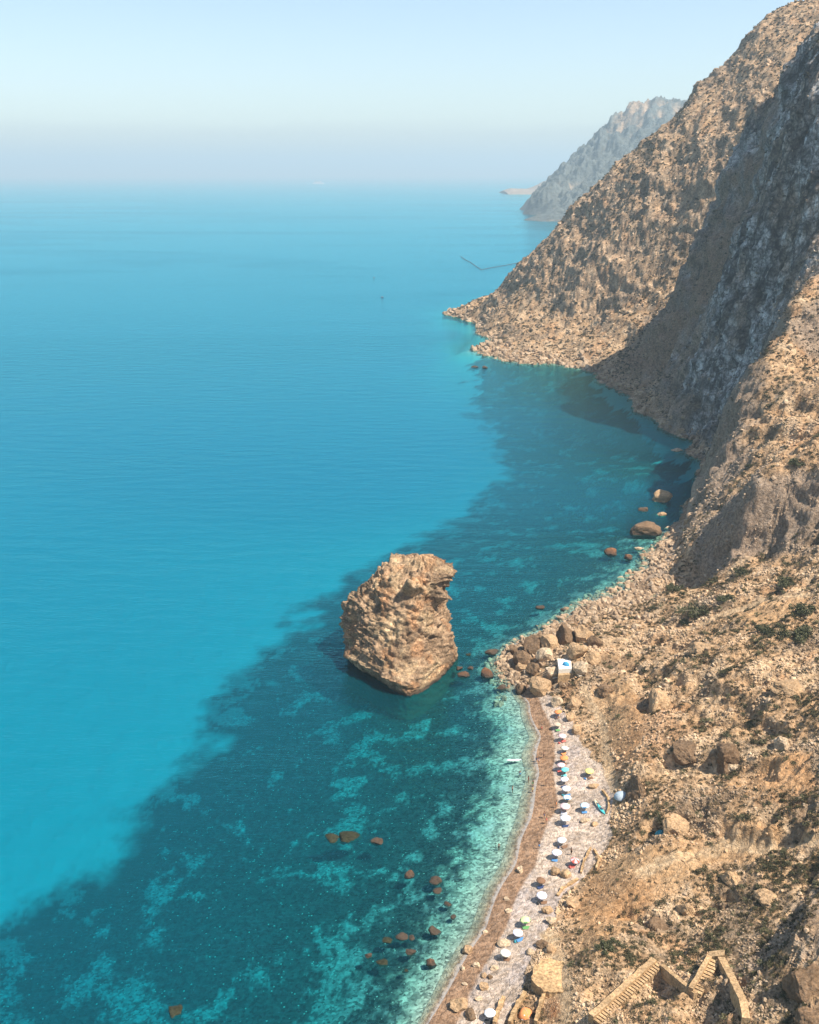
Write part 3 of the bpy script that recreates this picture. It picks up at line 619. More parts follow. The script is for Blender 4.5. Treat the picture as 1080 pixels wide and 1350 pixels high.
for b in [(460,1100,15,'weedy','broad dark weed covered boulder with a rusty crest, middle of three in the open shallows',(1.3,1,.5)),
          (438,1102,12,'weedy','greenish drowned boulder left of the broad weedy one',(1.2,1,.35)),
          (497,1107,10,'rust','rust brown boulder right of the broad weedy one in the shallows',(1,1,.6)),
          (540,1152,8.5,'rust','orange rust boulder standing alone in dark water below the weedy trio',(.9,1,.9)),
          (574,1159,9.5,'brown','dark brown boulder right of the lone orange one',(1.1,1,.6)),
          (577,1172,8,'brown','darker half drowned boulder just below the dark brown one',(1,1,.4)),
          (590,1190,7,'brown','brown drowned stone at the edge of the pale shallows, under the dark pair',(1,1,.4)),
          (598,1208,5,'rust','small reddish stone in pale shallows above the ridged brown boulder',(1,1,.6)),
          (572,1225,10,'brown','wide ridged brown boulder in the turquoise shallows',(1.2,.9,.65)),
          (530,1233,9,'brown','brown boulder at top of a small cluster in the shallows',(1.1,1,.55)),
          (543,1235,6,'rust','reddish stone touching the top of the small cluster',(1,1,.6)),
          (510,1238,8,'weedy','dark drowned rock at left of the small cluster',(1.3,1,.35)),
          (541,1253,9,'brown','brown boulder at bottom of the small cluster',(1,1,.6)),
          (486,1259,6.5,'rust','orange topped stone farthest out among the lower shallows rocks',(1,1,.7)),
          (504,1267,9,'weedy','dark drowned rock right of the orange topped stone',(1.2,1,.35)),
          (569,1268,9.5,'rust','pointed rust red boulder in pale water near the bottom of the beach',(1.1,.8,.85)),
          (534,1278,6,'weedy','small drowned rock left of the pointed rust boulder',(1,1,.35)),
          (232,1330,14,'weedy','grey drowned rock alone near the bottom edge of the sea',(1,1.3,.4))]:
    boulder(b[0], b[1], b[2], b[3], b[4], g_, z=-.1, asp=b[5], lift=-.12 if b[3] == 'weedy' else .05)
g_ = 'boulders between the stack and the shore'
for b in [(641,886,11,'rust','largest rust brown boulder between the sea stack and the shore',(1.1,1,.8)),
          (612,888,9,'rust','flat reddish boulder close to the foot of the sea stack',(1.2,1,.5)),
          (605,880,6,'rust','small reddish stone touching the foot of the sea stack',(1,1,.6)),
          (621,880,5,'brown','small brown stone between the flat reddish boulder and the largest one',(1,1,.5)),
          (649,858,8,'brown','dark brown boulder in the water behind the largest rust one',(1.3,1,.5)),
          (668,883,5,'brown','dark stone in pale water just off the rocky point',(1.2,1,.5)),
          (662,905,7,'brown','brown stone at the upper end of the beach shallows',(1.1,1,.6)),
          (618,862,4,'weedy','little dark rock right behind the sea stack foot',(1.2,1,.4))]:
    boulder(b[0], b[1], b[2], b[3], b[4], g_, z=-.1, asp=b[5], lift=.15)
g_ = 'boulders off the second cove'
for b in [(873,656,13,'tan','tall tan boulder at the water edge of the far cove, the rearmost of its group',(1,1,1)),
          (852,697,19,'brown','widest brown boulder in the shallows of the far cove',(1.2,.9,.65)),
          (806,727,9,'rust','reddish boulder farthest out from the far cove',(1.1,1,.7)),
          (828,733,8,'rust','reddish boulder right of the farthest out one by the far cove',(1.1,1,.6)),
          (847,671,7,'brown','small dark boulder left of the tall tan one in the far cove',(1.1,1,.7)),
          (872,677,6,'tan','small tan boulder below the tall tan one in the far cove',(1.2,1,.6)),
          (841,722,5,'pale','small pale rock between the reddish pair and the cove beach',(1.2,1,.6)),
          (892,592,7,'pale','flat pale rock in the dark water at the head of the cove',(1.3,1,.4)),
          (873,737,6,'brown','dark flat rock at the water edge of the far cove beach',(1.6,.8,.5)),
          (713,800,6,'brown','dark rock alone in the water behind the rocky point',(1.2,1,.6)),
          (742,803,4,'brown','small rock near the shore behind the rocky point',(1,1,.6)),
          (626,483,4,'brown','left of two tiny black rocks off the foot of the great spur',(1.4,1,.5)),
          (640,484,4,'brown','right of two tiny black rocks off the foot of the great spur',(1,1,.7))]:
    boulder(b[0], b[1], b[2], b[3], b[4], g_, z=-.1, asp=b[5], lift=.2)
g_ = 'rocks of the point at the end of the beach'
PT = [(690,868,15,'brown','dark craggy rock at the seaward tip of the rocky point'),(703,853,18,'brown','craggy brown rock at the upper left of the rocky point'),(678,858,9,'brown','small dark rock at the outer edge of the rocky point'),
      (722,850,16,'tan','tan rock topping the middle of the rocky point'),(718,866,14,'pale','pale flat topped rock at the centre of the rocky point'),(745,838,19,'brown','large brown rock at the back of the point beside the water'),
      (770,838,16,'tan','grey tan rock standing behind the white platform'),(762,858,15,'tan','tan rock between the platform and the slope'),(688,880,9,'tan','tan rock at the foot of the point just above the wet sand'),
      (703,884,11,'brown','rounded brown rock at the near side of the point'),(686,909,9,'brown','brown rock on the wet sand at the top of the beach'),(712,904,17,'tan','big upright tan boulder with a dark seaward face at the top of the beach'),
      (728,888,11,'pale','pale slab left of the white platform'),(767,880,13,'pale','pale rock right of the white platform'),(734,926,9,'pale','pale boulder on the dry sand above the topmost parasols'),(757,929,11,'tan','broken tan boulder beside the pale one above the parasols'),
      (752,945,8,'tan','tan rock below the broken one at the back of the beach'),(740,905,8,'brown','brown stone in the gap below the white platform'),(781,868,12,'tan','tan rock on the slope right of the platform'),(784,848,11,'brown','brown rock where the point meets the hillside')]
for i, b in enumerate(PT): boulder(b[0], b[1], b[2], b[3], b[4], g_, asp=(1.0, 1.05, .95), lift=.35)
g_ = 'boulders on the beach'
for b in [(686,1146,8,'pale','pale smooth boulder alone on the wide wet sand',(.75,1.2,.7)),(616,1251,9,'tan','tan boulder at the water edge near the bottom of the beach',(1,1,.8)),(629,1272,6,'pale','pale stone on wet sand right of the water edge boulder',(1.2,1,.7)),
          (610,1276,5,'pale','small pale stone below the water edge boulder',(1,1,.8)),(637,1300,9,'tan','round tan boulder on the wet sand near the bottom parasol',(1,1,.8)),(605,1322,16,'tan','largest tan boulder on the sand near the bottom edge',(.9,1,.8)),
          (620,1336,12,'brown','dark brown boulder touching the largest tan one',(1,1,.7)),(631,1316,6,'pale','small white stone above the bottom parasol',(1.1,1,.6)),(640,1228,4,'pale','small pale stone on wet sand left of the parasols',(1.2,1,.6)),
          (638,1285,6,'tan','tan stone between the pale and the round boulders',(1,1,.8)),(646,1288,5,'brown','small brown stone right of the tan one',(1,1,.8)),(613,1297,4,'pale','small pale pebble like stone on brown sand',(1.3,1,.5)),
          (652,1275,6,'pale','cream boulder at the edge of the dry sand below the cream parasol',(1.2,1,.6)),(665,1242,9,'pale','cream slab beside the cream parasol',(1.3,1,.6)),(668,1184,5,'pale','small white stone in the wet sand, highest of the pale ones',(.8,1.2,.6)),
          (670,1200,5,'pale','pale stones half buried in the middle of the wet sand',(1.3,1,.5)),(733,1148,9,'tan','squarish tan rock below the pink parasol',(1,1.1,.9)),(744,1152,9,'tan','second squarish tan rock below the pink parasol, on the right',(1.1,1,.9)),
          (755,1190,11,'tan','rounded tan rock at the foot of the slope',(1,1,.9)),(722,1200,9,'tan','tan rock at the back of the lower beach',(1.1,1,.8)),(727,1212,9,'pale','pale rock at the back of the lower beach, below the tan one',(1.1,1,.8)),
          (716,1243,10,'brown','brown rock above the stone terrace',(1.1,1,.8)),(726,1250,9,'tan','tan rock leaning on the stone terrace',(1,1,1)),(700,1254,7,'pale','pale rock left of the leaning one above the terrace',(1.2,1,.7)),
          (772,1080,7,'pale','flat greenish pale rock on the dry sand below the kayaks',(1.3,1,.4)),(784,1086,6,'tan','broken tan rock beside the flat pale one',(1,1,.6)),(783,1035,7,'tan','tan rock on sand above the kayaks',(1.2,1,.6))]:
    boulder(b[0], b[1], b[2], b[3], b[4], g_, asp=b[5], lift=.3)
g_ = 'rock outcrops on the near slope'
for b in [(1031,978,16,'pale','pale rounded rock with a long shadow high on the near slope',(1,1,1.1)),(962,990,27,'brown','broad brown outcrop on the slope left of the pale rounded rock',(1,.9,1.0)),(968,1006,12,'pale','pale block on the lower corner of the broad brown outcrop',(1,1,1)),
          (868,925,24,'tan','steep outcrop on the slope behind the upper beach, throwing a dark shadow',(.8,1.6,1.1)),(840,1035,20,'brown','dark rock wall behind the blue grey tent',(.8,1.5,1.2)),(890,1085,22,'tan','outcrop above the teal bundle lying in shade',(1,1.2,1.0)),
          (965,1155,16,'tan','tan outcrop with a sharp shadowed side in the middle of the slope',(.8,1.2,1.1)),(904,1196,16,'tan','upright tan slab above the stairs, shadow on its left',(.6,1.3,1.2)),(875,1215,18,'brown','low brown outcrop left of the upright slab',(1.3,1,.7)),
          (1066,1285,34,'brown','large dark outcrop at the right edge above the stairs',(1,1.2,1.0)),(1070,1335,26,'brown','dark outcrop at the bottom right corner',(1,1.2,.9)),(760,960,12,'tan','tan outcrop at the foot of the slope beside the upper parasols',(1,1,1)),
          (905,985,20,'brown','brown outcrop on the slope below the steep one',(.9,1.4,.9)),(1010,1180,18,'tan','broken outcrop right of the sharp sided one',(1.2,1,.8)),(930,850,16,'tan','outcrop below the green shrubs',(1.4,1,.7)),(1040,900,18,'tan','outcrop on the upper right slope',(1.4,1,.7)),
          (800,905,13,'brown','brown outcrop right of the rocky point',(1,1.2,.9))]:
    boulder(b[0], b[1], b[2], b[3], b[4], g_, asp=b[5], lift=-.2, name='rock_outcrop', cat='rock outcrop', sub=4)
# ------------------------------------------------------------------ beach things
def top(px, py, h):                                # point at height h above the ground on a sight line, and the ground under it
    z = 2.0
    for _ in range(6):
        q = G(px, py, z + h); z = max(ground(q[0], q[1]), 0)
    return Vector((q[0], q[1], z))
CLOTH = {}
def cloth(k, c):
    if k not in CLOTH: CLOTH[k] = simple_mat('cloth_' + k, c, rough=.85, var=.08, scale=3)
    return CLOTH[k]
C_ = {'white': (.80,.80,.80), 'cream': (.74,.70,.56), 'beige': (.52,.40,.29), 'orange': (.75,.27,.09), 'turquoise': (.16,.62,.62), 'aqua': (.62,.78,.80), 'pink': (.74,.52,.50), 'red': (.60,.13,.10), 'lime': (.66,.72,.34), 'yellow': (.74,.62,.22), 'lilac': (.72,.68,.78), 'brown': (.20,.11,.06), 'blue': (.08,.22,.42), 'teal': (.05,.30,.34), 'grey': (.30,.32,.34), 'navy': (.03,.05,.12), 'black': (.03,.03,.03), 'green': (.12,.30,.10)}
M_POLE = simple_mat('painted_metal', (.6, .6, .6), rough=.35, var=.05)
def umb_canopy():
    b = bmesh.new(); n = 8; rings = []
    for lay, off in ((0, 0), (1, -.02)):
        rr_ = []
        for k_, (rad, z) in enumerate([(.0, .46), (.3, .40), (.62, .27), (.92, .10), (1.08, -.02), (1.08, -.16)]):
            row = []
            for a in range(n * 4):
                t = a / (n * 4) * 2 * math.pi; rib = abs(((a / 4) % 1) - .5) * 2      # 1 at a rib, 0 midway
                s_ = 1 - .05 * (1 - rib) * (rad > .5); row.append(b.verts.new((rad * s_ * math.cos(t), rad * s_ * math.sin(t), z - .035 * (1 - rib) * rad + off + (.03 * math.sin(a * 1.6) if k_ == 5 else 0))))
            rr_.append(row)
        rings.append(rr_)
    for lay in (0, 1):
        for A, B in zip(rings[lay][:-1], rings[lay][1:]):
            for k_ in range(len(A)):
                f = (A[k_], B[k_], B[(k_ + 1) % len(A)], A[(k_ + 1) % len(A)]); b.faces.new(f if lay == 0 else f[::-1])
    A, B = rings[0][-1], rings[1][-1]
    for k_ in range(len(A)): b.faces.new((A[k_], B[k_], B[(k_ + 1) % len(A)], A[(k_ + 1) % len(A)]))
    bmesh.ops.remove_doubles(b, verts=b.verts, dist=.0005); bmesh.ops.recalc_face_normals(b, faces=b.faces)
    me = bpy.data.meshes.new('canopy'); b.to_mesh(me); b.free(); smooth(me); return me
CAN = umb_canopy()
POLE = MB().tube([(0, 0, -.3), (0, 0, 1.3), (0, 0, 1.84)], [.024, .022, .014]).mesh('pole', True)
RIBM = None
mb = MB()
for k_ in range(8):
    t = k_ * math.pi / 4; mb.tube([(0, 0, 1.76), (.6 * math.cos(t), .6 * math.sin(t), 1.56), (1.05 * math.cos(t), 1.05 * math.sin(t), 1.28)], .009, 5)
    mb.tube([(0, 0, 1.15), (.5 * math.cos(t), .5 * math.sin(t), 1.58)], .007, 5)
RIBS = mb.mesh('rib_frame')
UMB = [(736.7,936.5,'orange','coral orange parasol, topmost of the row by the water'),(734.3,953,'beige','sand coloured parasol, second from the top of the row'),(741.5,968.5,'pink','pale pink parasol, third from the top of the row'),
       (744.5,984,'cream','cream parasol directly above the bright orange one'),(744.5,997.5,'orange','bright orange parasol directly above the turquoise pair'),(740.5,1007,'pink','pale pink parasol squeezed between the bright orange and the turquoise ones'),
       (746,1012.5,'turquoise','bright turquoise parasol in the row'),(745,1025,'lilac','lilac white parasol below the bright turquoise one'),(747.5,1038,'white','white parasol above the pale aqua one'),
       (747.8,1049.5,'aqua','pale aqua parasol in the middle of the row'),(745.4,1062,'pink','pinkish parasol between the pale aqua and the largest white one'),(746,1078,'white','largest white parasol in the middle of the row'),
       (741.7,1105,'white','white parasol over a spread of dark bags'),(734.5,1122.5,'lilac','pale lilac parasol left of the red edged one'),(757.4,1131.5,'red','faded red and pink parasol set back from the row'),
       (771.8,1060,'aqua','pale blue parasol beside the kayaks'),(777,1014.5,'yellow','yellow parasol at the back of the beach against the rocks'),(712.5,1158,'brown','brown parasol on the upper edge of the wet sand'),
       (714.5,1178,'lilac','lilac white parasol next below the brown one'),(693.9,1210.6,'lime','pale lime parasol lower down the beach'),(682.2,1227,'lilac','lilac parasol just below the pale lime one'),
       (665.4,1254,'cream','cream parasol near the bottom of the beach'),(646.7,1333,'white','white parasol at the bottom edge beside the tan boulders')]
BASES = []
for i, (px, py, k_, lab) in enumerate(UMB):
    b0 = top(px, py, 1.55); BASES.append((b0, k_)); s_ = 1.05 if 'largest' in lab else random.uniform(.82, .95)
    if 'red and' in lab: k_ = 'red'
    o = thing('beach_umbrella', lab, 'parasol', b0, random.uniform(0, 1), 'parasols on the beach'); o.scale = (s_,) * 3; o.rotation_euler.x = random.uniform(-.1, .1); o.rotation_euler.y = random.uniform(-.1, .1)
    c0 = CAN.copy() ; c0.materials.clear(); c0.materials.append(cloth(k_, C_[k_])); cn = link('canopy', c0, None, o); cn.location.z = 1.4
    if k_ in ('red', 'lime', 'aqua', 'lilac'):
        c0.materials.append(cloth({'red': 'pink', 'lime': 'green', 'aqua': 'blue', 'lilac': 'white'}[k_], C_[{'red': 'pink', 'lime': 'green', 'aqua': 'blue', 'lilac': 'white'}[k_]]))
        for p in c0.polygons:
            cx_ = p.center; t = math.atan2(cx_.y, cx_.x)
            if int((t + math.pi) / (math.pi / 4)) % 2 and (k_ in ('red', 'lilac') or cx_.xy.length > .95): p.material_index = 1
    p_ = link('pole', POLE, None, o)
    if not POLE.materials: POLE.materials.append(M_POLE)
    r_ = link('rib_frame', RIBS, None, o)
    if not RIBS.materials: RIBS.materials.append(M_POLE)
# towels, bags and loungers in their shade
def towel_mesh(seed):
    r = np.random.default_rng(seed); nx, ny = 9, 18; X, Y = np.meshgrid(np.linspace(-.42, .42, nx), np.linspace(-.9, .9, ny)); Z = .03 + .025 * perlin(X * 3 + seed, Y * 2, 0)
    t_ = np.stack([X, Y, Z], -1).reshape(-1, 3); bt = t_ - (0, 0, .03); q = grid_quads(ny, nx); n = len(t_)
    ed = [j for j in range(nx)] + [j * nx + nx - 1 for j in range(1, ny)] + [(ny - 1) * nx + j for j in range(nx - 2, -1, -1)] + [j * nx for j in range(ny - 2, 0, -1)]
    sd = [[ed[k], ed[(k + 1) % len(ed)], ed[(k + 1) % len(ed)] + n, ed[k] + n] for k in range(len(ed))]
    return new_mesh('beach_towel', np.concatenate([t_, bt]), quads=np.concatenate([q, q[:, ::-1] + n, np.array(sd)[:, ::-1]]))
NM = {'white': 'white', 'orange': 'orange', 'turquoise': 'turquoise', 'navy': 'navy', 'red': 'red', 'green': 'green', 'blue': 'blue', 'pink': 'pink', 'yellow': 'yellow', 'black': 'black', 'brown': 'brown'}
UL = ['the topmost parasol','the sand coloured parasol','the third parasol','the cream parasol above the bright orange one','the bright orange parasol','the squeezed pink parasol','the bright turquoise parasol','the parasol below the turquoise one','the white parasol above the pale aqua one','the pale aqua parasol','the pinkish parasol','the largest white parasol','the white parasol with bags','the pale lilac parasol','the red edged parasol','the pale blue parasol by the kayaks','the yellow parasol','the brown parasol','the parasol below the brown one','the pale lime parasol','the lilac parasol under the lime one','the cream parasol near the bottom','the bottom edge parasol']
kinds = ['brown','green','red','orange','brown','red','turquoise','navy','blue','green','white','navy','brown','blue','red','blue','brown','navy','brown','green','blue','brown','black']
for i, (b0, k_) in enumerate(BASES):
    q = b0 + Vector((random.uniform(-.2, .7), random.uniform(-1.1, -.5), 0)); q.z = max(ground(q.x, q.y), .1) + .03
    o = link('beach_towel', towel_mesh(i), cloth(kinds[i], C_[kinds[i]])); o.location = q; o.rotation_euler = (0, 0, 1.57 + random.uniform(-.5, .5)); tag(o, f'{kinds[i]} towel on the sand beneath {UL[i]}', 'towel', 'towels under the parasols')
    if i % 2 == 0:
        q = b0 + Vector((random.uniform(-1.2, -.4), random.uniform(-1.3, -.6), 0)); q.z = max(ground(q.x, q.y), .1)
        bk = ['navy','red','blue','black','teal','grey'][(i // 2) % 6]
        o = thing('beach_bag', f'{bk} bag on the sand beneath {UL[i]}', 'bag', q, random.uniform(0, 3), 'bags under the parasols')
        part('body', MB().loft([[(x * w_, y * d_, z_) for x, y in ((-1,-.8),(-.8,-1),(.8,-1),(1,-.8),(1,.8),(.8,1),(-.8,1),(-1,.8))] for w_, d_, z_ in ((.24,.13,0),(.29,.18,.08),(.29,.16,.24),(.24,.06,.38))]), cloth(bk, C_[bk]), o, True)
        part('strap', MB().tube([(-.18, 0, .36), (-.12, .0, .5), (0, .0, .55), (.12, .0, .5), (.18, 0, .36)], .014, 6), cloth('brown', C_['brown']), o)
# ------------------------------------------------------------------ people
SKIN = simple_mat('skin', (.26, .14, .085), rough=.55, var=.06); HAIR = simple_mat('hair', (.035, .022, .014), rough=.6, var=.2)
def body_mesh(name, pose):
    V, E, RD = [], [], []
    def chain(start, pts, rads):
        i = start
        for p, r_ in zip(pts, rads):
            V.append(Vector(p)); RD.append(r_); j = len(V) - 1
            if i is not None: E.append((i, j))
            i = j
        return i
    root = chain(None, [(0, 0, .93)], [.125])
    chest = chain(root, [(0, .01, 1.08), (0, .005, 1.24), (0, 0, 1.37)], [.115, .128, .12])
    neck = chain(chest, [(0, -.005, 1.47)], [.052])
    head = chain(neck, [(0, -.02, 1.56), (0, -.015, 1.63), (0, -.005, 1.69)], [.070, .082, .055])
    chain(len(V) - 2, [(0, -.112, 1.595)], [.014])                                 # nose
    for s_ in (-1, 1):
        chain(len(V) - 3 if s_ < 0 else len(V) - 4, [(s_ * .088, 0, 1.605)], [.014])    # ears
    for s_ in (-1, 1):
        A = pose['arm' + ('L' if s_ < 0 else 'R')]
        P = [Vector((s_ * p[0], p[1], p[2])) for p in A]
        w_ = chain(chest, P, [.062, .046, .037, .027, .030][:len(P)])
        d = (P[-1] - P[-2]).normalized(); side = d.cross(Vector((s_, 0, 0))).normalized() if abs(d.x) < .9 else Vector((0, 1, 0))
        for k_, L in enumerate((.070, .082, .078, .060)):
            o_ = side * (.021 * (1.5 - k_)); b_ = P[-1] + o_ + d * .028
            chain(w_, [b_, b_ + d * L * .55, b_ + d * L + Vector((-s_ * .012, 0, 0))], [.0095, .0085, .007])
        chain(w_, [P[-1] + side * .036 - d * .005, P[-1] + side * .052 + d * .035], [.011, .009])
        Lg = pose['leg' + ('L' if s_ < 0 else 'R')]
        Q = [Vector((s_ * p[0], p[1], p[2])) for p in Lg]
        a_i = chain(root, Q, [.088, .058, .052, .036][:len(Q)]); 
        chain(a_i, [Q[-1] + Vector((0, -.07, -.045)), Q[-1] + Vector((s_ * .01, -.15, -.058))], [.036, .024])
    me = bpy.data.meshes.new(name); me.from_pydata(V, E, []); ob = bpy.data.objects.new('tmp', me); COL.objects.link(ob)
    md = ob.modifiers.new('s', 'SKIN'); md.use_smooth_shade = True; sv = me.skin_vertices[0].data
    for i, r_ in enumerate(RD): sv[i].radius = (r_, r_ * (.78 if i in (0, 1, 2, 3) else 1.0)) if i in (0, 1, 2, 3) else (r_, r_)
    sv[0].use_root = True
    ob.modifiers.new('d', 'SUBSURF').levels = 1
    bpy.context.view_layer.update(); out = bpy.data.meshes.new_from_object(ob.evaluated_get(bpy.context.evaluated_depsgraph_get())); out.name = name
    bpy.data.objects.remove(ob); smooth(out); return out
ARM_D = [(.185, 0, 1.40), (.235, .02, 1.13), (.25, -.03, .90), (.255, -.05, .83)]
ARM_F = [(.185, 0, 1.40), (.25, -.02, 1.14), (.20, -.22, 1.06), (.18, -.29, 1.05)]
ARM_U = [(.185, 0, 1.40), (.33, -.02, 1.55), (.26, -.06, 1.78), (.24, -.07, 1.85)]
LEG_S = [(.09, 0, .88), (.10, -.015, .48), (.105, .02, .085)]
POSES = {'stand': dict(armL=ARM_D, armR=ARM_D, legL=LEG_S, legR=LEG_S),
         'walk': dict(armL=[(.185, 0, 1.40), (.23, .1, 1.15), (.24, .05, .92), (.24, .02, .85)], armR=[(.185, 0, 1.40), (.23, -.08, 1.15), (.22, -.22, .95), (.22, -.27, .89)], legL=[(.09, -.04, .88), (.10, -.19, .50), (.10, -.20, .085)], legR=[(.09, .03, .88), (.10, .06, .49), (.10, .27, .13)]),
         'reach': dict(armL=ARM_F, armR=ARM_U, legL=LEG_S, legR=[(.09, -.02, .88), (.13, -.06, .48), (.16, .02, .085)])}
BODY = {k: body_mesh('body_' + k, p) for k, p in POSES.items()}
for b_ in BODY.values(): b_.materials.append(SKIN)
def hair_mesh(long):
    r = []
    for z, a, b_, y in ([(1.43, .06, .03, .075)] if long else []) + [(1.52, .078, .045, .05), (1.58, .092, .06, .038), (1.64, .096, .085, .012), (1.70, .082, .085, .0), (1.745, .05, .055, .0), (1.755, .015, .015, .0)]:
        r.append([(a * math.cos(t), y + b_ * math.sin(t), z) for t in np.linspace(0, 2 * math.pi, 15)[:-1]])
    return MB().loft(r).mesh('hair', True)
def trunks_mesh(pose):
    mb = MB(); mb.loft([[(a * math.cos(t), b_ * math.sin(t) + .0, z) for t in np.linspace(0, 2 * math.pi, 17)[:-1]] for z, a, b_ in ((1.03, .135, .115), (.95, .165, .125), (.86, .185, .125), (.80, .175, .118))])
    for s_ in (-1, 1):
        L = POSES[pose]['leg' + ('L' if s_ < 0 else 'R')]; a, k_ = Vector((s_ * L[0][0], L[0][1], L[0][2])), Vector((s_ * L[1][0], L[1][1], L[1][2])); mb.tube([a, a.lerp(k_, .62)], [.105, .098], 12)
    return mb.mesh('swim_trunks', True)
def suit_mesh():
    return MB().loft([[(a * math.cos(t), b_ * math.sin(t) + .003, z) for t in np.linspace(0, 2 * math.pi, 17)[:-1]] for z, a, b_ in ((.80, .08, .10), (.86, .175, .125), (.95, .165, .12), (1.08, .135, .112), (1.24, .148, .125), (1.34, .14, .118), (1.39, .09, .07))]).mesh('swimsuit', True)
TR = {k: trunks_mesh(k) for k in POSES}; SU_ = suit_mesh(); HA = [hair_mesh(False), hair_mesh(True)]
EYE = MB().ball((-.032, -.094, 1.628), .009, 1).ball((.032, -.094, 1.628), .009, 1).mesh('eyes'); EYE.materials.append(simple_mat('dark_eye', (.02, .015, .01)))
MOU = MB().ball((0, -.096, 1.565), (.022, .008, .006), 1).mesh('mouth'); MOU.materials.append(simple_mat('lips', (.35, .12, .10)))
for h_ in HA: h_.materials.append(HAIR)
PPL = [(714.4,957.5,'walk','red',0,'person wading out of the water near the top of the beach',-.1,1.2),(707.5,1000,'stand','navy',0,'person standing in shallow water, left one of a pair by the bright parasols',0,.4),(710.5,1002.5,'reach','pink',1,'person standing in shallow water, right one of a pair by the bright parasols',0,2.6),
       (717,995,'stand','black',0,'person on the wet sand opposite the bright orange parasol',0,1.0),(686,1016,'reach','blue',0,'person waist deep below the white paddleboard',-.95,0),(697,1025,'stand','red',1,'person thigh deep level with the lilac white parasol',-.6,2),
       (676,1036,'reach','black',0,'person farthest from the shore, waist deep in turquoise water',-1.0,1),(703,1031,'walk','green',0,'person knee deep, upper one of two level with the white parasols',-.15,-.5),(702.5,1040,'stand','yellow',1,'person knee deep, lower one of two level with the white parasols',-.15,.8),
       (720,1031.5,'stand','brown',0,'person standing on the upper edge of the wet sand',0,1.4),(717.7,1073.5,'walk','navy',0,'person walking on wet sand, upper one of a pair beside the largest white parasol',0,.9),(720.5,1081,'walk','red',1,'person walking on wet sand, lower one of a pair beside the largest white parasol',0,.9),
       (711,1114,'reach','blue',0,'person alone on the brown sand below the walking pair',0,-.6),(658,1112,'stand','black',0,'person waist deep alone off the middle of the beach',-.9,.3),(733.5,1060,'stand','orange',1,'person standing left of the pinkish parasol',0,1.1),(753.5,1122,'stand','black',0,'person standing behind the red edged parasol',0,2.1)]
for px, py, pose, k_, lg, lab, dz_, rz in PPL:
    b0 = Vector(top(px, py, .9)); 
    zz_ = b0.z if dz_ == 0 else min(float(BASE(np.array([b0.x]), np.array([b0.y]))[0]), -.1)
    b0.z = max(zz_, dz_) if dz_ else b0.z
    o = thing('person', lab, 'person', b0, rz, 'people on the beach and in the shallows')
    link('body', BODY[pose], None, o); link('hair', HA[lg], None, o); link('eyes', EYE, None, o); link('mouth', MOU, None, o)
    src = SU_ if lg else TR[pose]; m2 = src.copy(); m2.materials.clear(); link('swimsuit' if lg else 'swim_trunks', m2, cloth(k_, C_[k_]), o)
# ------------------------------------------------------------------ boards, kayaks, tents
def hull(L, W, H, rocker, mbx=None, deck=.6):
    r = []
    for i in range(17):
        s_ = -1 + 2 * i / 16; w_ = max(W / 2 * (1 - abs(s_) ** 2.6), .012); z = rocker * s_ * s_; h = H * (1 - .45 * s_ ** 4)
        r.append([(L / 2 * s_, w_ * c, z + h * k_) for c, k_ in ((0, 0), (.6, .08), (.95, .42), (1, .68), (.8, .88), (.3, 1), (-.3, 1), (-.8, .88), (-1, .68), (-.95, .42), (-.6, .08))])
    return (mbx or MB()).loft(r)
pb = Vector(G(677.5, 1002.5, .02)); o = thing('paddleboard', 'white paddleboard floating on the turquoise shallows', 'paddleboard', pb, R(4))
part('board', hull(3.6, .8, .14, .10), simple_mat('white_board', (.8, .8, .8), .3, .03), o, True)
part('deck_pad', MB().box(-1.1, .5, -.27, .27, .12, .148, bev=.01), simple_mat('grey_pad', (.55, .6, .62), .8, .05), o); part('fin', MB().loft([[(-1.5, -.01, .0), (-1.3, -.01, .0), (-1.3, .01, .0), (-1.5, .01, .0)], [(-1.58, -.004, -.2), (-1.5, -.004, -.2), (-1.5, .004, -.2), (-1.58, .004, -.2)]]), simple_mat('fin', (.05, .05, .05)), o)
def kayak(px, py, z_up, c, lab, rz, lean):
    b0 = hit(px, py); o = thing('kayak', lab, 'kayak', b0 + Vector((0, 0, .02 + z_up)), rz, 'kayaks drawn up on the sand'); o.rotation_euler.x = lean
    part('hull', hull(3.9, .78, .34, .12), simple_mat('kayak_' + lab.split()[0], c, .35, .05), o, True)
    part('cockpit_rim', MB().loft([[(.55 * math.cos(t) * q + .1, .25 * math.sin(t) * q, h) for t in np.linspace(0, 2 * math.pi, 19)[:-1]] for q, h in ((1.08, .33), (1.08, .37), (.9, .37), (.86, .345))]), simple_mat('black_rim', (.03, .03, .03)), o)
    part('seat', MB().box(-.35, -.2, -.2, .2, .34, .52, bev=.02).box(-.2, .15, -.2, .2, .341, .40, bev=.02), cloth('navy', C_['navy']), o)
kayak(787.5, 1062, 0, (.66, .58, .38), 'cream kayak drawn up on the sand, left one of two', R(100), .25)
kayak(792.5, 1068, 0, (.08, .45, .45), 'teal kayak drawn up on the sand, right one of two', R(104), .1)
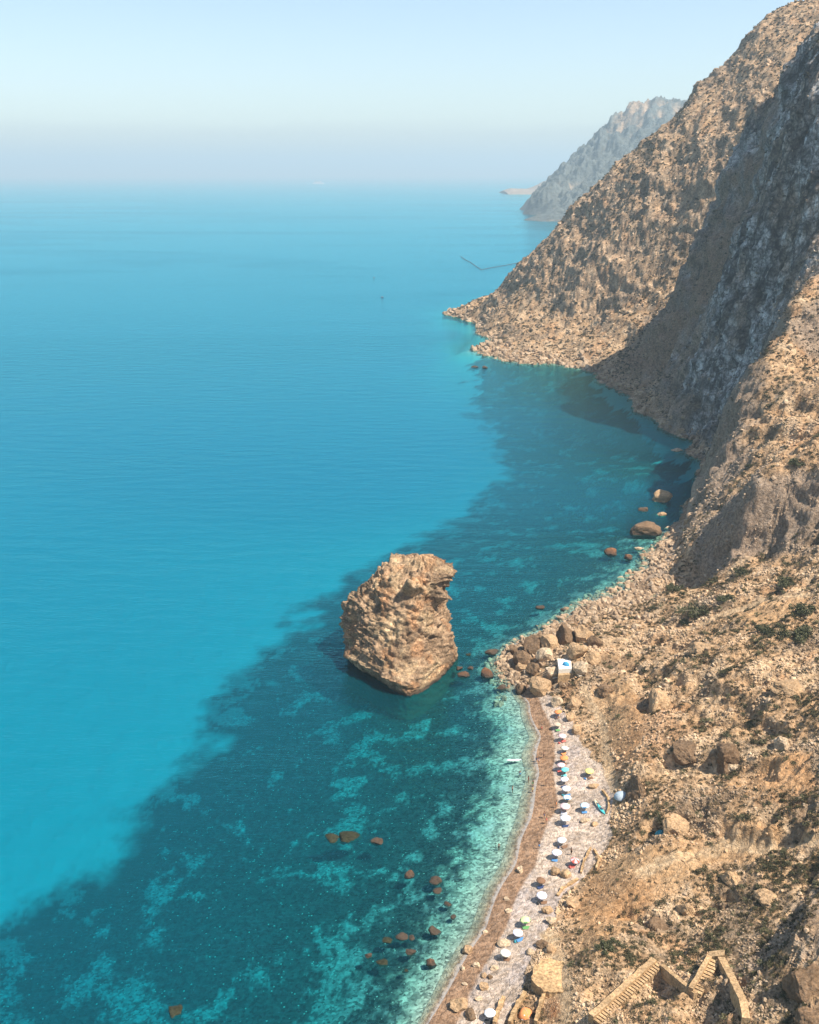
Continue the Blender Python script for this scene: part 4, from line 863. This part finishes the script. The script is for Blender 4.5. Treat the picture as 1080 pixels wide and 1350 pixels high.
def dome_tent(px, py, r_, c, lab, rz, c2):
    b0 = hit(px, py); o = thing('dome_tent', lab, 'tent', b0, rz)
    rg = []
    for k_ in range(9):
        t = k_ / 8 * math.pi / 2; q = math.cos(t) ** .8; rg.append([(r_ * q * (math.copysign(abs(math.cos(a)) ** .75, math.cos(a))) + .001, r_ * q * .85 * math.copysign(abs(math.sin(a)) ** .75, math.sin(a)), -.1 + r_ * .85 * math.sin(t)) for a in np.linspace(0, 2 * math.pi, 25)[:-1]])
    part('fly_sheet', MB().loft(rg), c, o, True)
    part('door', MB().loft([[(r_ * (1.0 - .3 * s_) * 1.0, w_, s_ * r_ * .62) for w_ in (-.32 * (1 - s_ * .8) * r_, .32 * (1 - s_ * .8) * r_)] + [(r_ * (.96 - .3 * s_), w_, s_ * r_ * .62) for w_ in (.32 * (1 - s_ * .8) * r_, -.32 * (1 - s_ * .8) * r_)] for s_ in (0, .5, 1)]), c2, o)
    part('pole', MB().tube([(r_ * 1.02 * math.cos(t) * .72, r_ * .88 * math.cos(t) * .8, r_ * .87 * math.sin(t) - .05) for t in np.linspace(0, math.pi, 13)], .015, 6), M_POLE, o)
dome_tent(819, 1051, 1.5, cloth('tent_grey', (.34, .40, .44)), 'blue grey dome tent at the foot of a dark rock wall behind the kayaks', R(200), cloth('teal', C_['teal']))
dome_tent(872, 1101, 1.2, cloth('teal', C_['teal']), 'teal dome tent in shade under an outcrop on the slope', R(200), cloth('navy', C_['navy']))
dome_tent(693, 1338, 1.2, cloth('orange', C_['orange']), 'orange dome tent between low stone walls at the bottom edge', R(250), cloth('white', C_['white']))
# ------------------------------------------------------------------ platform, terrace, walls, stairs
M_CONC = simple_mat('pale_render', (.66, .60, .50), .9, .12, 2, bump=.3); M_STN = rock_mat('stair_stone', use_attr=False, c=(.44, .30, .165), s=2.5, contrast=.9, bumpd=.08)
M_TERR = rock_mat('terrace_stone', use_attr=False, c=(.44, .295, .155), s=2.0, contrast=1.0, bumpd=.1)
M_WOOD = simple_mat('bleached_wood', (.55, .45, .33), .85, .25, 4, bump=.2)
def prism(poly, z0, z1, taper=0.0):
    c = Vector((sum(p[0] for p in poly) / len(poly), sum(p[1] for p in poly) / len(poly)))
    A = [(p[0], p[1], z0) for p in poly]; B = [(c.x + (p[0] - c.x) * (1 - taper), c.y + (p[1] - c.y) * (1 - taper), z1) for p in poly]
    return MB().loft([A, B])
def local(poly, o): return [(p[0] - o[0], p[1] - o[1]) for p in poly]
pc = G(744, 877, 7.4); gz = 6.2
pl = [G(p[0], p[1], 7.6)[:2] for p in ((735,868),(753,868),(754,881),(737,882))]
o = thing('rock_platform', 'pale rendered platform with a lower step among rocks above the beach', 'platform', (pc[0], pc[1], 4.0))
part('upper_slab', prism(local(pl, pc), -.5, 3.5), M_CONC, o)
ps = [G(p[0], p[1], 6.4)[:2] for p in ((737,884),(757,882),(759,888),(736,890))]
part('lower_step', prism(local(ps, pc), -.5, 2.3), M_STN, o)
o = link('white_sheet', None, None); bpy.data.objects.remove(o)
sh = [G(p[0], p[1], 7.62)[:2] for p in ((736,870.5),(752,870.5),(752.5,879),(737,879.5))]; c0 = (sum(p[0] for p in sh) / 4, sum(p[1] for p in sh) / 4)
o = link('ground_sheet', prism(local(sh, c0), 0, .05).mesh('ground_sheet'), cloth('white', C_['white'])); o.location = (c0[0], c0[1], 7.504); tag(o, 'white sheet spread on the pale platform under a blue beach shelter', 'sheet')
o = thing('beach_shelter', 'small blue and teal half dome beach shelter on the white sheet', 'beach shelter', (G(746.5, 876.5, 7.6)[0], G(746.5, 876.5, 7.6)[1], 7.56), R(150))
rg = []
for k_ in range(8):
    t = k_ / 7 * math.pi / 2; q = math.cos(t) ** .8; rg.append([(.95 * q * math.cos(a), .75 * q * math.sin(a), .95 * math.sin(t)) for a in np.linspace(0, math.pi, 15)] + [(.85 * q * math.cos(a), .62 * q * math.sin(a) + .02, .9 * math.sin(t)) for a in np.linspace(math.pi, 0, 15)])
part('canopy', MB().loft(rg), cloth('shelter_blue', (.06, .30, .50)), o, True); part('floor', MB().box(-.9, .9, -.5, .5, .0, .03), cloth('teal', C_['teal']), o)
# wooden steps up to the platform
def stairs(name, label, cat, A, B, width, n, material, wall=None, wallmat=None, up=.0, group=None, wallw=.55, wallh=.45, gap=.55):
    A, B = Vector(A), Vector(B); o = thing(name, label, cat, A, 0, group); d = B - A; h = Vector((d.x, d.y, 0)); L = h.length; h.normalize(); s_ = Vector((-h.y, h.x, 0))
    ang = math.atan2(h.y, h.x); step = d / n
    for i in range(n):
        c = step * (i + .5); run = L / n; M = Matrix.Translation(c) @ Matrix.Rotation(ang, 4, 'Z')
        part('step', MB().box(-run * gap, run * gap, -width / 2, width / 2, -.9 if gap > .5 else -.07, abs(step.z) / 2 * 0 + .08 + up, M, .012 if gap < .5 else 0), material, o)
    if wall is not None:
        for sd in ([wall] if wall else [-1, 1]):
            rr_ = []
            for i in range(n + 1):
                c = step * i + s_ * (sd * (width / 2 + wallw / 2 + .003)); w_ = wallw * (1 + .10 * math.sin(i * 1.3)); hh = wallh + up + .06 * math.sin(i * .9 + 1)
                rr_.append([c + s_ * (w_ / 2) + Vector((0, 0, z)) if k_ else c - s_ * (w_ / 2) + Vector((0, 0, z)) for k_, z in ((0, -1.6), (1, -1.6), (1, hh), (0, hh))])
            part('side_wall', MB().loft(rr_), wallmat or material, o)
    return o
def gp(px, py, up=.0): 
    p = hit(px, py); return Vector((p.x, p.y, p.z + up))
stairs('wooden_steps', 'bleached wooden steps climbing through the rocks below the platform', 'steps', gp(733, 897, .5), gp(722, 884, 1.0), 1.4, 7, M_WOOD, gap=.33)
stairs('wooden_steps', 'short slatted steps at the right corner of the platform', 'steps', gp(766, 894, .4), gp(756, 884, .9), 1.0, 6, M_WOOD, gap=.33)
S1, S2, S3, S4, S5 = gp(786, 1352, .35), gp(869, 1277, .5), gp(917, 1316, .5), gp(943, 1272, .6), gp(983, 1352, .5)
g_ = 'zigzag stairway flights on the slope'
stairs('stone_stairway', 'longest flight of the zigzag stone stairs, many steps beside a tan side wall', 'stairs', S1, S2, 1.15, 26, M_STN, 1, M_STN, .25, g_, .95, .55, .36)
def ledge(name, label, cat, P, w_, h, material, group=None, under=1.6, wob=.12):
    o = thing(name, label, cat, P[0], 0, group); rr_ = []; n = 0; pts = []
    for a, b_ in zip(P[:-1], P[1:]):
        k_ = max(2, int((b_ - a).length / .5)); pts += [a.lerp(b_, i / k_) for i in range(k_)]
    pts.append(P[-1])
    for i, p in enumerate(pts):
        t = pts[min(i + 1, len(pts) - 1)] - pts[max(i - 1, 0)]; s_ = Vector((-t.y, t.x, 0)).normalized(); c = p - P[0]
        ww = w_ * (1 + wob * float(perlin(np.array([i * .45]), 3.1, 0)[0]) * 2.5); hh = h + wob * float(perlin(np.array([i * .6]), 8.1, 2)[0])
        rr_.append([c - s_ * ww / 2 + Vector((0, 0, -under)), c + s_ * ww / 2 + Vector((0, 0, -under)), c + s_ * ww / 2 * .9 + Vector((0, 0, hh)), c - s_ * ww / 2 * .9 + Vector((0, 0, hh))])
    return o, MB().loft(rr_)
o, mb_ = ledge('path_wall', 'pale path wall joining the two stair flights, running down to the right', 'wall', [S2 + Vector((.3, -.3, .1)), S3], .8, .5, M_STN); part('wall', mb_, M_STN, o); part('cap', ledge('x', None, None, [S2 + Vector((.3, -.3, .62)), S3 + Vector((0, 0, .52))], .6, .07, M_STN, under=-.0)[1], M_CONC, o)
stairs('stone_stairway', 'short steep flight of the zigzag stone stairs, with few broad steps', 'stairs', S3 + Vector((.2, .1, 0)), S4, 1.3, 11, M_STN, 1, M_STN, .25, g_, .7, .5, .38)
o, mb_ = ledge('stair_landing', 'small tan landing at the top of the short steep stair flight', 'landing', [gp(934, 1264, .5), gp(955, 1262, .5)], 1.5, .4, M_STN); part('slab', mb_, M_STN, o)
o, mb_ = ledge('path_wall', 'long tan path wall running down from the landing to the bottom edge', 'wall', [gp(950, 1270, .5), gp(968, 1305, .5), gp(979, 1328, .5), S5], 1.25, .75, M_STN); part('wall', mb_, M_STN, o)
for x_ in [q for q in bpy.data.objects if q.name.startswith('x') and q.type == 'EMPTY']: bpy.data.objects.remove(x_)
# stone terrace over the lower beach
TP = [G(p[0], p[1], 6.2)[:2] for p in ((703,1262),(722,1254),(744,1257),(757,1276),(757,1300),(738,1304),(712,1300),(699,1284))]
cT = G(728, 1282, 6.2); o = thing('stone_terrace', 'flat tan stone terrace standing over the lower beach, dark shadow on its sea side', 'terrace', (cT[0], cT[1], 1.5))
TL0 = local(TP, cT); TL = []
for i in range(48):
    t = i / 48 * len(TL0); k_ = int(t); f_ = t - k_; a, b_ = TL0[k_], TL0[(k_ + 1) % len(TL0)]; q = .88 + .13 * float(perlin(np.array([i * .55]), 2.2, 4.4)[0]) + .05 * random.random()
    TL.append(((a[0] * (1 - f_) + b_[0] * f_) * q, (a[1] * (1 - f_) + b_[1] * f_) * q))
part('retaining_wall', prism(TL, -1.5, 3.4, .05), M_TERR, o); part('paving', prism([(p[0] * .97, p[1] * .97) for p in TL], 3.404, 3.6), M_TERR, o)
def drywall(pts, lab, h=.5, w_=.5, group='low dry stone walls behind the beach'):
    P = [gp(*p) for p in pts]; o, mb_ = ledge('low_stone_wall', lab, 'wall', P, w_ * .8, h * .75, M_TERR, group, 1.2, .4); part('wall', mb_, M_TERR, o)
drywall([(652,1352),(657,1334),(664,1318)], 'short low stone wall right of the bottom parasol', 1.0, .9)
drywall([(672,1352),(681,1331),(692,1313)], 'long low stone wall left of the orange tent', 1.2, .9)
drywall([(706,1352),(712,1330),(720,1306)], 'low stone wall right of the orange tent below the terrace', 1.3, .8)
drywall([(779,1119),(770,1136),(766,1152)], 'low curved wall on the sea side of the bare tan plot', .6, .5)
drywall([(783,1121),(790,1133),(786,1148)], 'low curved wall on the slope side of the bare tan plot', .6, .5)
drywall([(794,1043),(802,1053),(803,1066),(800,1073)], 'low curved wall bending behind the kayaks', .6, .5)
drywall([(762,1160),(742,1172),(735,1182)], 'low broken wall below the bare tan plot', .6, .6)
# brushwood fence beside the ramp
r = random.Random(5); b0 = gp(733, 1332); o = thing('brushwood_pile', 'reddish brown pile of cut brushwood left of the ramp at the bottom edge', 'brushwood', b0)
mb_ = MB()
for i in range(240):
    a = r.uniform(-.5, .5) + 1.2; c = Vector((r.gauss(0, .9), r.gauss(0, 1.3), r.uniform(0, .45))); L = r.uniform(.5, 1.3); d = Vector((math.cos(a), math.sin(a), r.uniform(-.25, .25))); mb_.tube([c - d * L / 2, c + d * L / 2], [.022, .010], 4)
part('stick', mb_, simple_mat('brushwood', (.30, .15, .07), .9, .3), o); o.children[0]['kind'] = 'stuff'
# ------------------------------------------------------------------ green shrubs that stand out
M_LEAF = simple_mat('shrub_leaves', (.085, .085, .038), .8, .35, 2)
def shrub(px, py, rad, lab, seed):
    b0 = hit(px, py); o = thing('shrub', lab, 'shrub', b0, 0, 'green shrubs on the slope')
    r = np.random.default_rng(seed); n = 2600; bl = r.normal(size=(14, 3)) * np.array((.55, .5, .2)); k = r.integers(0, 14, n); d = r.normal(size=(n, 3)); d /= np.linalg.norm(d, axis=1)[:, None]
    p = (bl[k] + d * (.34 * r.random(n) ** .35)[:, None]) * rad; p[:, 2] = np.abs(p[:, 2]) * .9 + .05; a = r.normal(size=(n, 3)) * .055 * rad ** .5; b_ = r.normal(size=(n, 3)) * .055 * rad ** .5
    V = np.stack([p + a, p + b_, p - a, p - b_], 1).reshape(-1, 3); me = new_mesh('foliage', V, quads=np.arange(n * 4).reshape(-1, 4)); link('foliage', me, M_LEAF, o)
    mb_ = MB()
    for q in bl: mb_.tube([(0, 0, -.2), (q[0] * .5 * rad, q[1] * .5 * rad, .2 * rad), (q[0] * rad, q[1] * rad, abs(q[2]) * rad * .9)], [.05, .035, .015], 5)
    part('stem', mb_, M_WOOD, o)
for i, s_ in enumerate([(925,808,5.0,'widest dark green shrub on the terrace above the cliff'),(889,777,2.4,'small yellowish green shrub at the cliff edge'),(1008,832,2.6,'round dark green shrub on the slope, left of the long one'),(1058,838,4.2,'long dark green shrub near the right edge'),
                        (1062,806,3.2,'dark shrub above the long one near the right edge'),(957,790,2.2,'small shrub right of the widest one'),(905,822,2.0,'small shrub below left of the widest one'),(1040,770,2.6,'shrub beside the path near the right edge'),(1050,612,3.0,'green shrub high on the ridge at right'),(800,1250,1.5,'low green shrub above the brushwood on the lower slope'),(980,755,2.4,'shrub above the path on the terrace')]): shrub(*s_[:4], 40 + i)
# ------------------------------------------------------------------ things out at sea
fp = Vector(G(420, 242.5)); o = thing('ferry', 'white ferry far out on the hazy sea near the horizon', 'ferry', fp, R(6)); LF = 14 * fp.y / 1290 * .95
W_ = simple_mat('ship_white', (.88, .88, .88), .4, .03); GL_ = simple_mat('ship_glass', (.05, .08, .1), .2, .05)
part('hull', MB().loft([[(s_ * LF / 2, y * (1 - max(s_, -.6) ** 4 * .92 if s_ > 0 else 1), z) for y, z in ((-9, 0), (9, 0), (11, 14), (-11, 14))] for s_ in (-1, -.5, 0, .5, .75, .9, 1)]), W_, o)
part('deckhouse', MB().box(-LF * .42, LF * .30, -9, 9, 14.01, 20).box(-LF * .38, LF * .24, -8, 8, 20.01, 26).box(LF * .10, LF * .2, -9, 9, 26.01, 31), W_, o)
part('window_band', MB().box(-LF * .40, LF * .28, -9.1, 9.1, 16, 18).box(-LF * .36, LF * .22, -8.1, 8.1, 22, 24), GL_, o); part('funnel', MB().loft([[(-LF * .2 + x - z * .15, y, 26 + z) for x, y in ((-7, -3), (7, -3), (7, 3), (-7, 3))] for z in (0, 14)]), simple_mat('funnel', (.5, .5, .52)), o); part('mast', MB().tube([(LF * .14, 0, 31), (LF * .13, 0, 44)], .8), W_, o)
def small_boat(px, py, L, lab):
    b0 = Vector(G(px, py)); o = thing('small_boat', lab, 'boat', b0, R(random.uniform(-20, 20)), 'small boats on the open sea')
    part('hull', hull(L, L * .36, L * .16, L * .03), simple_mat('boat_hull', (.10, .10, .11), .5, .1), o, True); part('cabin', MB().loft([[(x * q, y * q, z) for x, y in ((-.16 * L, -.11 * L), (.12 * L, -.11 * L), (.12 * L, .11 * L), (-.16 * L, .11 * L))] for q, z in ((1, L * .15), (.8, L * .30))]), simple_mat('boat_cabin', (.25, .26, .28), .5, .1), o)
small_boat(504, 392, 3.6, 'tiny dark boat on the open sea left of the point'); small_boat(493, 366, 3.0, 'even smaller dark boat beyond the tiny one, farther left'); small_boat(633, 243, 22, 'tiny dark boat on the hazy far sea left of the distant headland')
P = [Vector(G(*p, .1)) for p in ((608,338),(613,342),(621,346),(628,351),(635,355.5),(641,354),(652,352),(664,350),(680,347),(700,342))]
mb_ = MB(); mb_.tube(P, .42, 8); o = thing('float_line', 'dark V shaped float line lying on the sea beyond the point', 'float line', P[4]); mm = mb_.mesh('rope', True); mm.transform(Matrix.Translation(-P[4])); part('rope', mm, simple_mat('dark_rope', (.05, .07, .08), .8), o)
mb_ = MB()
for a, b_ in zip(P[:-1], P[1:]):
    k_ = int((b_ - a).length / 9)
    for i in range(k_): mb_.ball(a.lerp(b_, i / max(k_, 1)) - P[4], (.75, .75, .5), 1)
mm = mb_.mesh('float'); q = part('float', mm, simple_mat('dark_float', (.07, .08, .09), .6), o); q['kind'] = 'stuff'
# ------------------------------------------------------------------ air, sky, sun, camera
bmh = bmesh.new(); bmesh.ops.create_cube(bmh, size=1.0)
meh = bpy.data.meshes.new('haze'); bmh.to_mesh(meh); bmh.free()
hz = link('haze', meh, None, kind='stuff')
hz.scale = (300000, 97000, 600); hz.location = (0, 47000, 500 - 300)
m, nt = mat('sea_haze')
pv = N(nt, 'ShaderNodeVolumePrincipled', {'Color': HAZEC, 'Density': HAZED, 'Anisotropy': .1})
N(nt, 'ShaderNodeOutputMaterial', {'Volume': pv.outputs[0]}); meh.materials.append(m)
SUN_AZ, SUN_EL = R(-27), R(57)                     # azimuth from +X towards +Y
sd = Vector((math.cos(SUN_EL) * math.cos(SUN_AZ), math.cos(SUN_EL) * math.sin(SUN_AZ), math.sin(SUN_EL)))
sl_ = bpy.data.lights.new('sun', 'SUN'); sl_.energy = SUNE; sl_.angle = R(.5); sl_.color = (1, .93, .83)
so = bpy.data.objects.new('sun', sl_); COL.objects.link(so); so.rotation_euler = sd.to_track_quat('Z', 'Y').to_euler(); so.location = (200, -100, 400)
w = bpy.data.worlds.new('World'); scene.world = w; w.use_nodes = True; nt = w.node_tree; nt.nodes.clear()
sky = N(nt, 'ShaderNodeTexSky', sky_type='NISHITA', sun_disc=False, sun_elevation=SUN_EL, sun_rotation=math.pi / 2 - SUN_AZ, altitude=0, air_density=1.0, dust_density=.8, ozone_density=1.0)
tc = N(nt, 'ShaderNodeTexCoord'); sp_ = N(nt, 'ShaderNodeSeparateXYZ', {0: tc.outputs['Generated']})
az_ = N(nt, 'ShaderNodeMapping', {'Vector': tc.outputs['Generated'], 'Scale': (7, 7, 60)}); cn_ = N(nt, 'ShaderNodeTexNoise', {'Vector': az_.outputs[0], 'Scale': 1.0, 'Detail': 6, 'Roughness': .6})
edge = N(nt, 'ShaderNodeMath', {0: cn_.outputs[0], 1: .022, 2: .030}, operation='MULTIPLY_ADD')      # ragged top of the cloud bank low over the sea
dd_ = N(nt, 'ShaderNodeMath', {0: edge.outputs[0], 1: sp_.outputs[2]}, operation='SUBTRACT')
cm_ = N(nt, 'ShaderNodeMapRange', {'Value': dd_.outputs[0], 'From Min': -.004, 'From Max': .006, 'To Min': 0, 'To Max': .85})
cloud = N(nt, 'ShaderNodeMix', {0: cm_.outputs[0], 'A': sky.outputs[0], 'B': N(nt, 'ShaderNodeVectorMath', {0: sky.outputs[0], 1: (.89, .88, .91)}, operation='MULTIPLY').outputs[0]}, data_type='RGBA')
bg = N(nt, 'ShaderNodeBackground', {'Color': cloud.outputs['Result'], 'Strength': SKYS})
N(nt, 'ShaderNodeOutputWorld', {'Surface': bg.outputs[0]})
cam = bpy.data.cameras.new('camera'); co_ = bpy.data.objects.new('camera', cam); COL.objects.link(co_)
cam.sensor_fit = 'HORIZONTAL'; cam.sensor_width = 36; cam.lens = 36 * F / 1080; cam.clip_start = 1; cam.clip_end = 200000
co_.location = (0, 0, CAMH); co_.rotation_euler = (math.pi / 2 - PITCH, 0, 0)
scene.camera = co_
scene.view_settings.view_transform = 'Standard'; scene.view_settings.look = 'None'; scene.view_settings.exposure = EXPO; scene.view_settings.gamma = 1
c = scene.cycles
c.use_denoising = True; c.max_bounces = 6; c.diffuse_bounces = 2; c.glossy_bounces = 2; c.transparent_max_bounces = 8; c.volume_bounces = 0
c.caustics_reflective = False; c.caustics_refractive = False
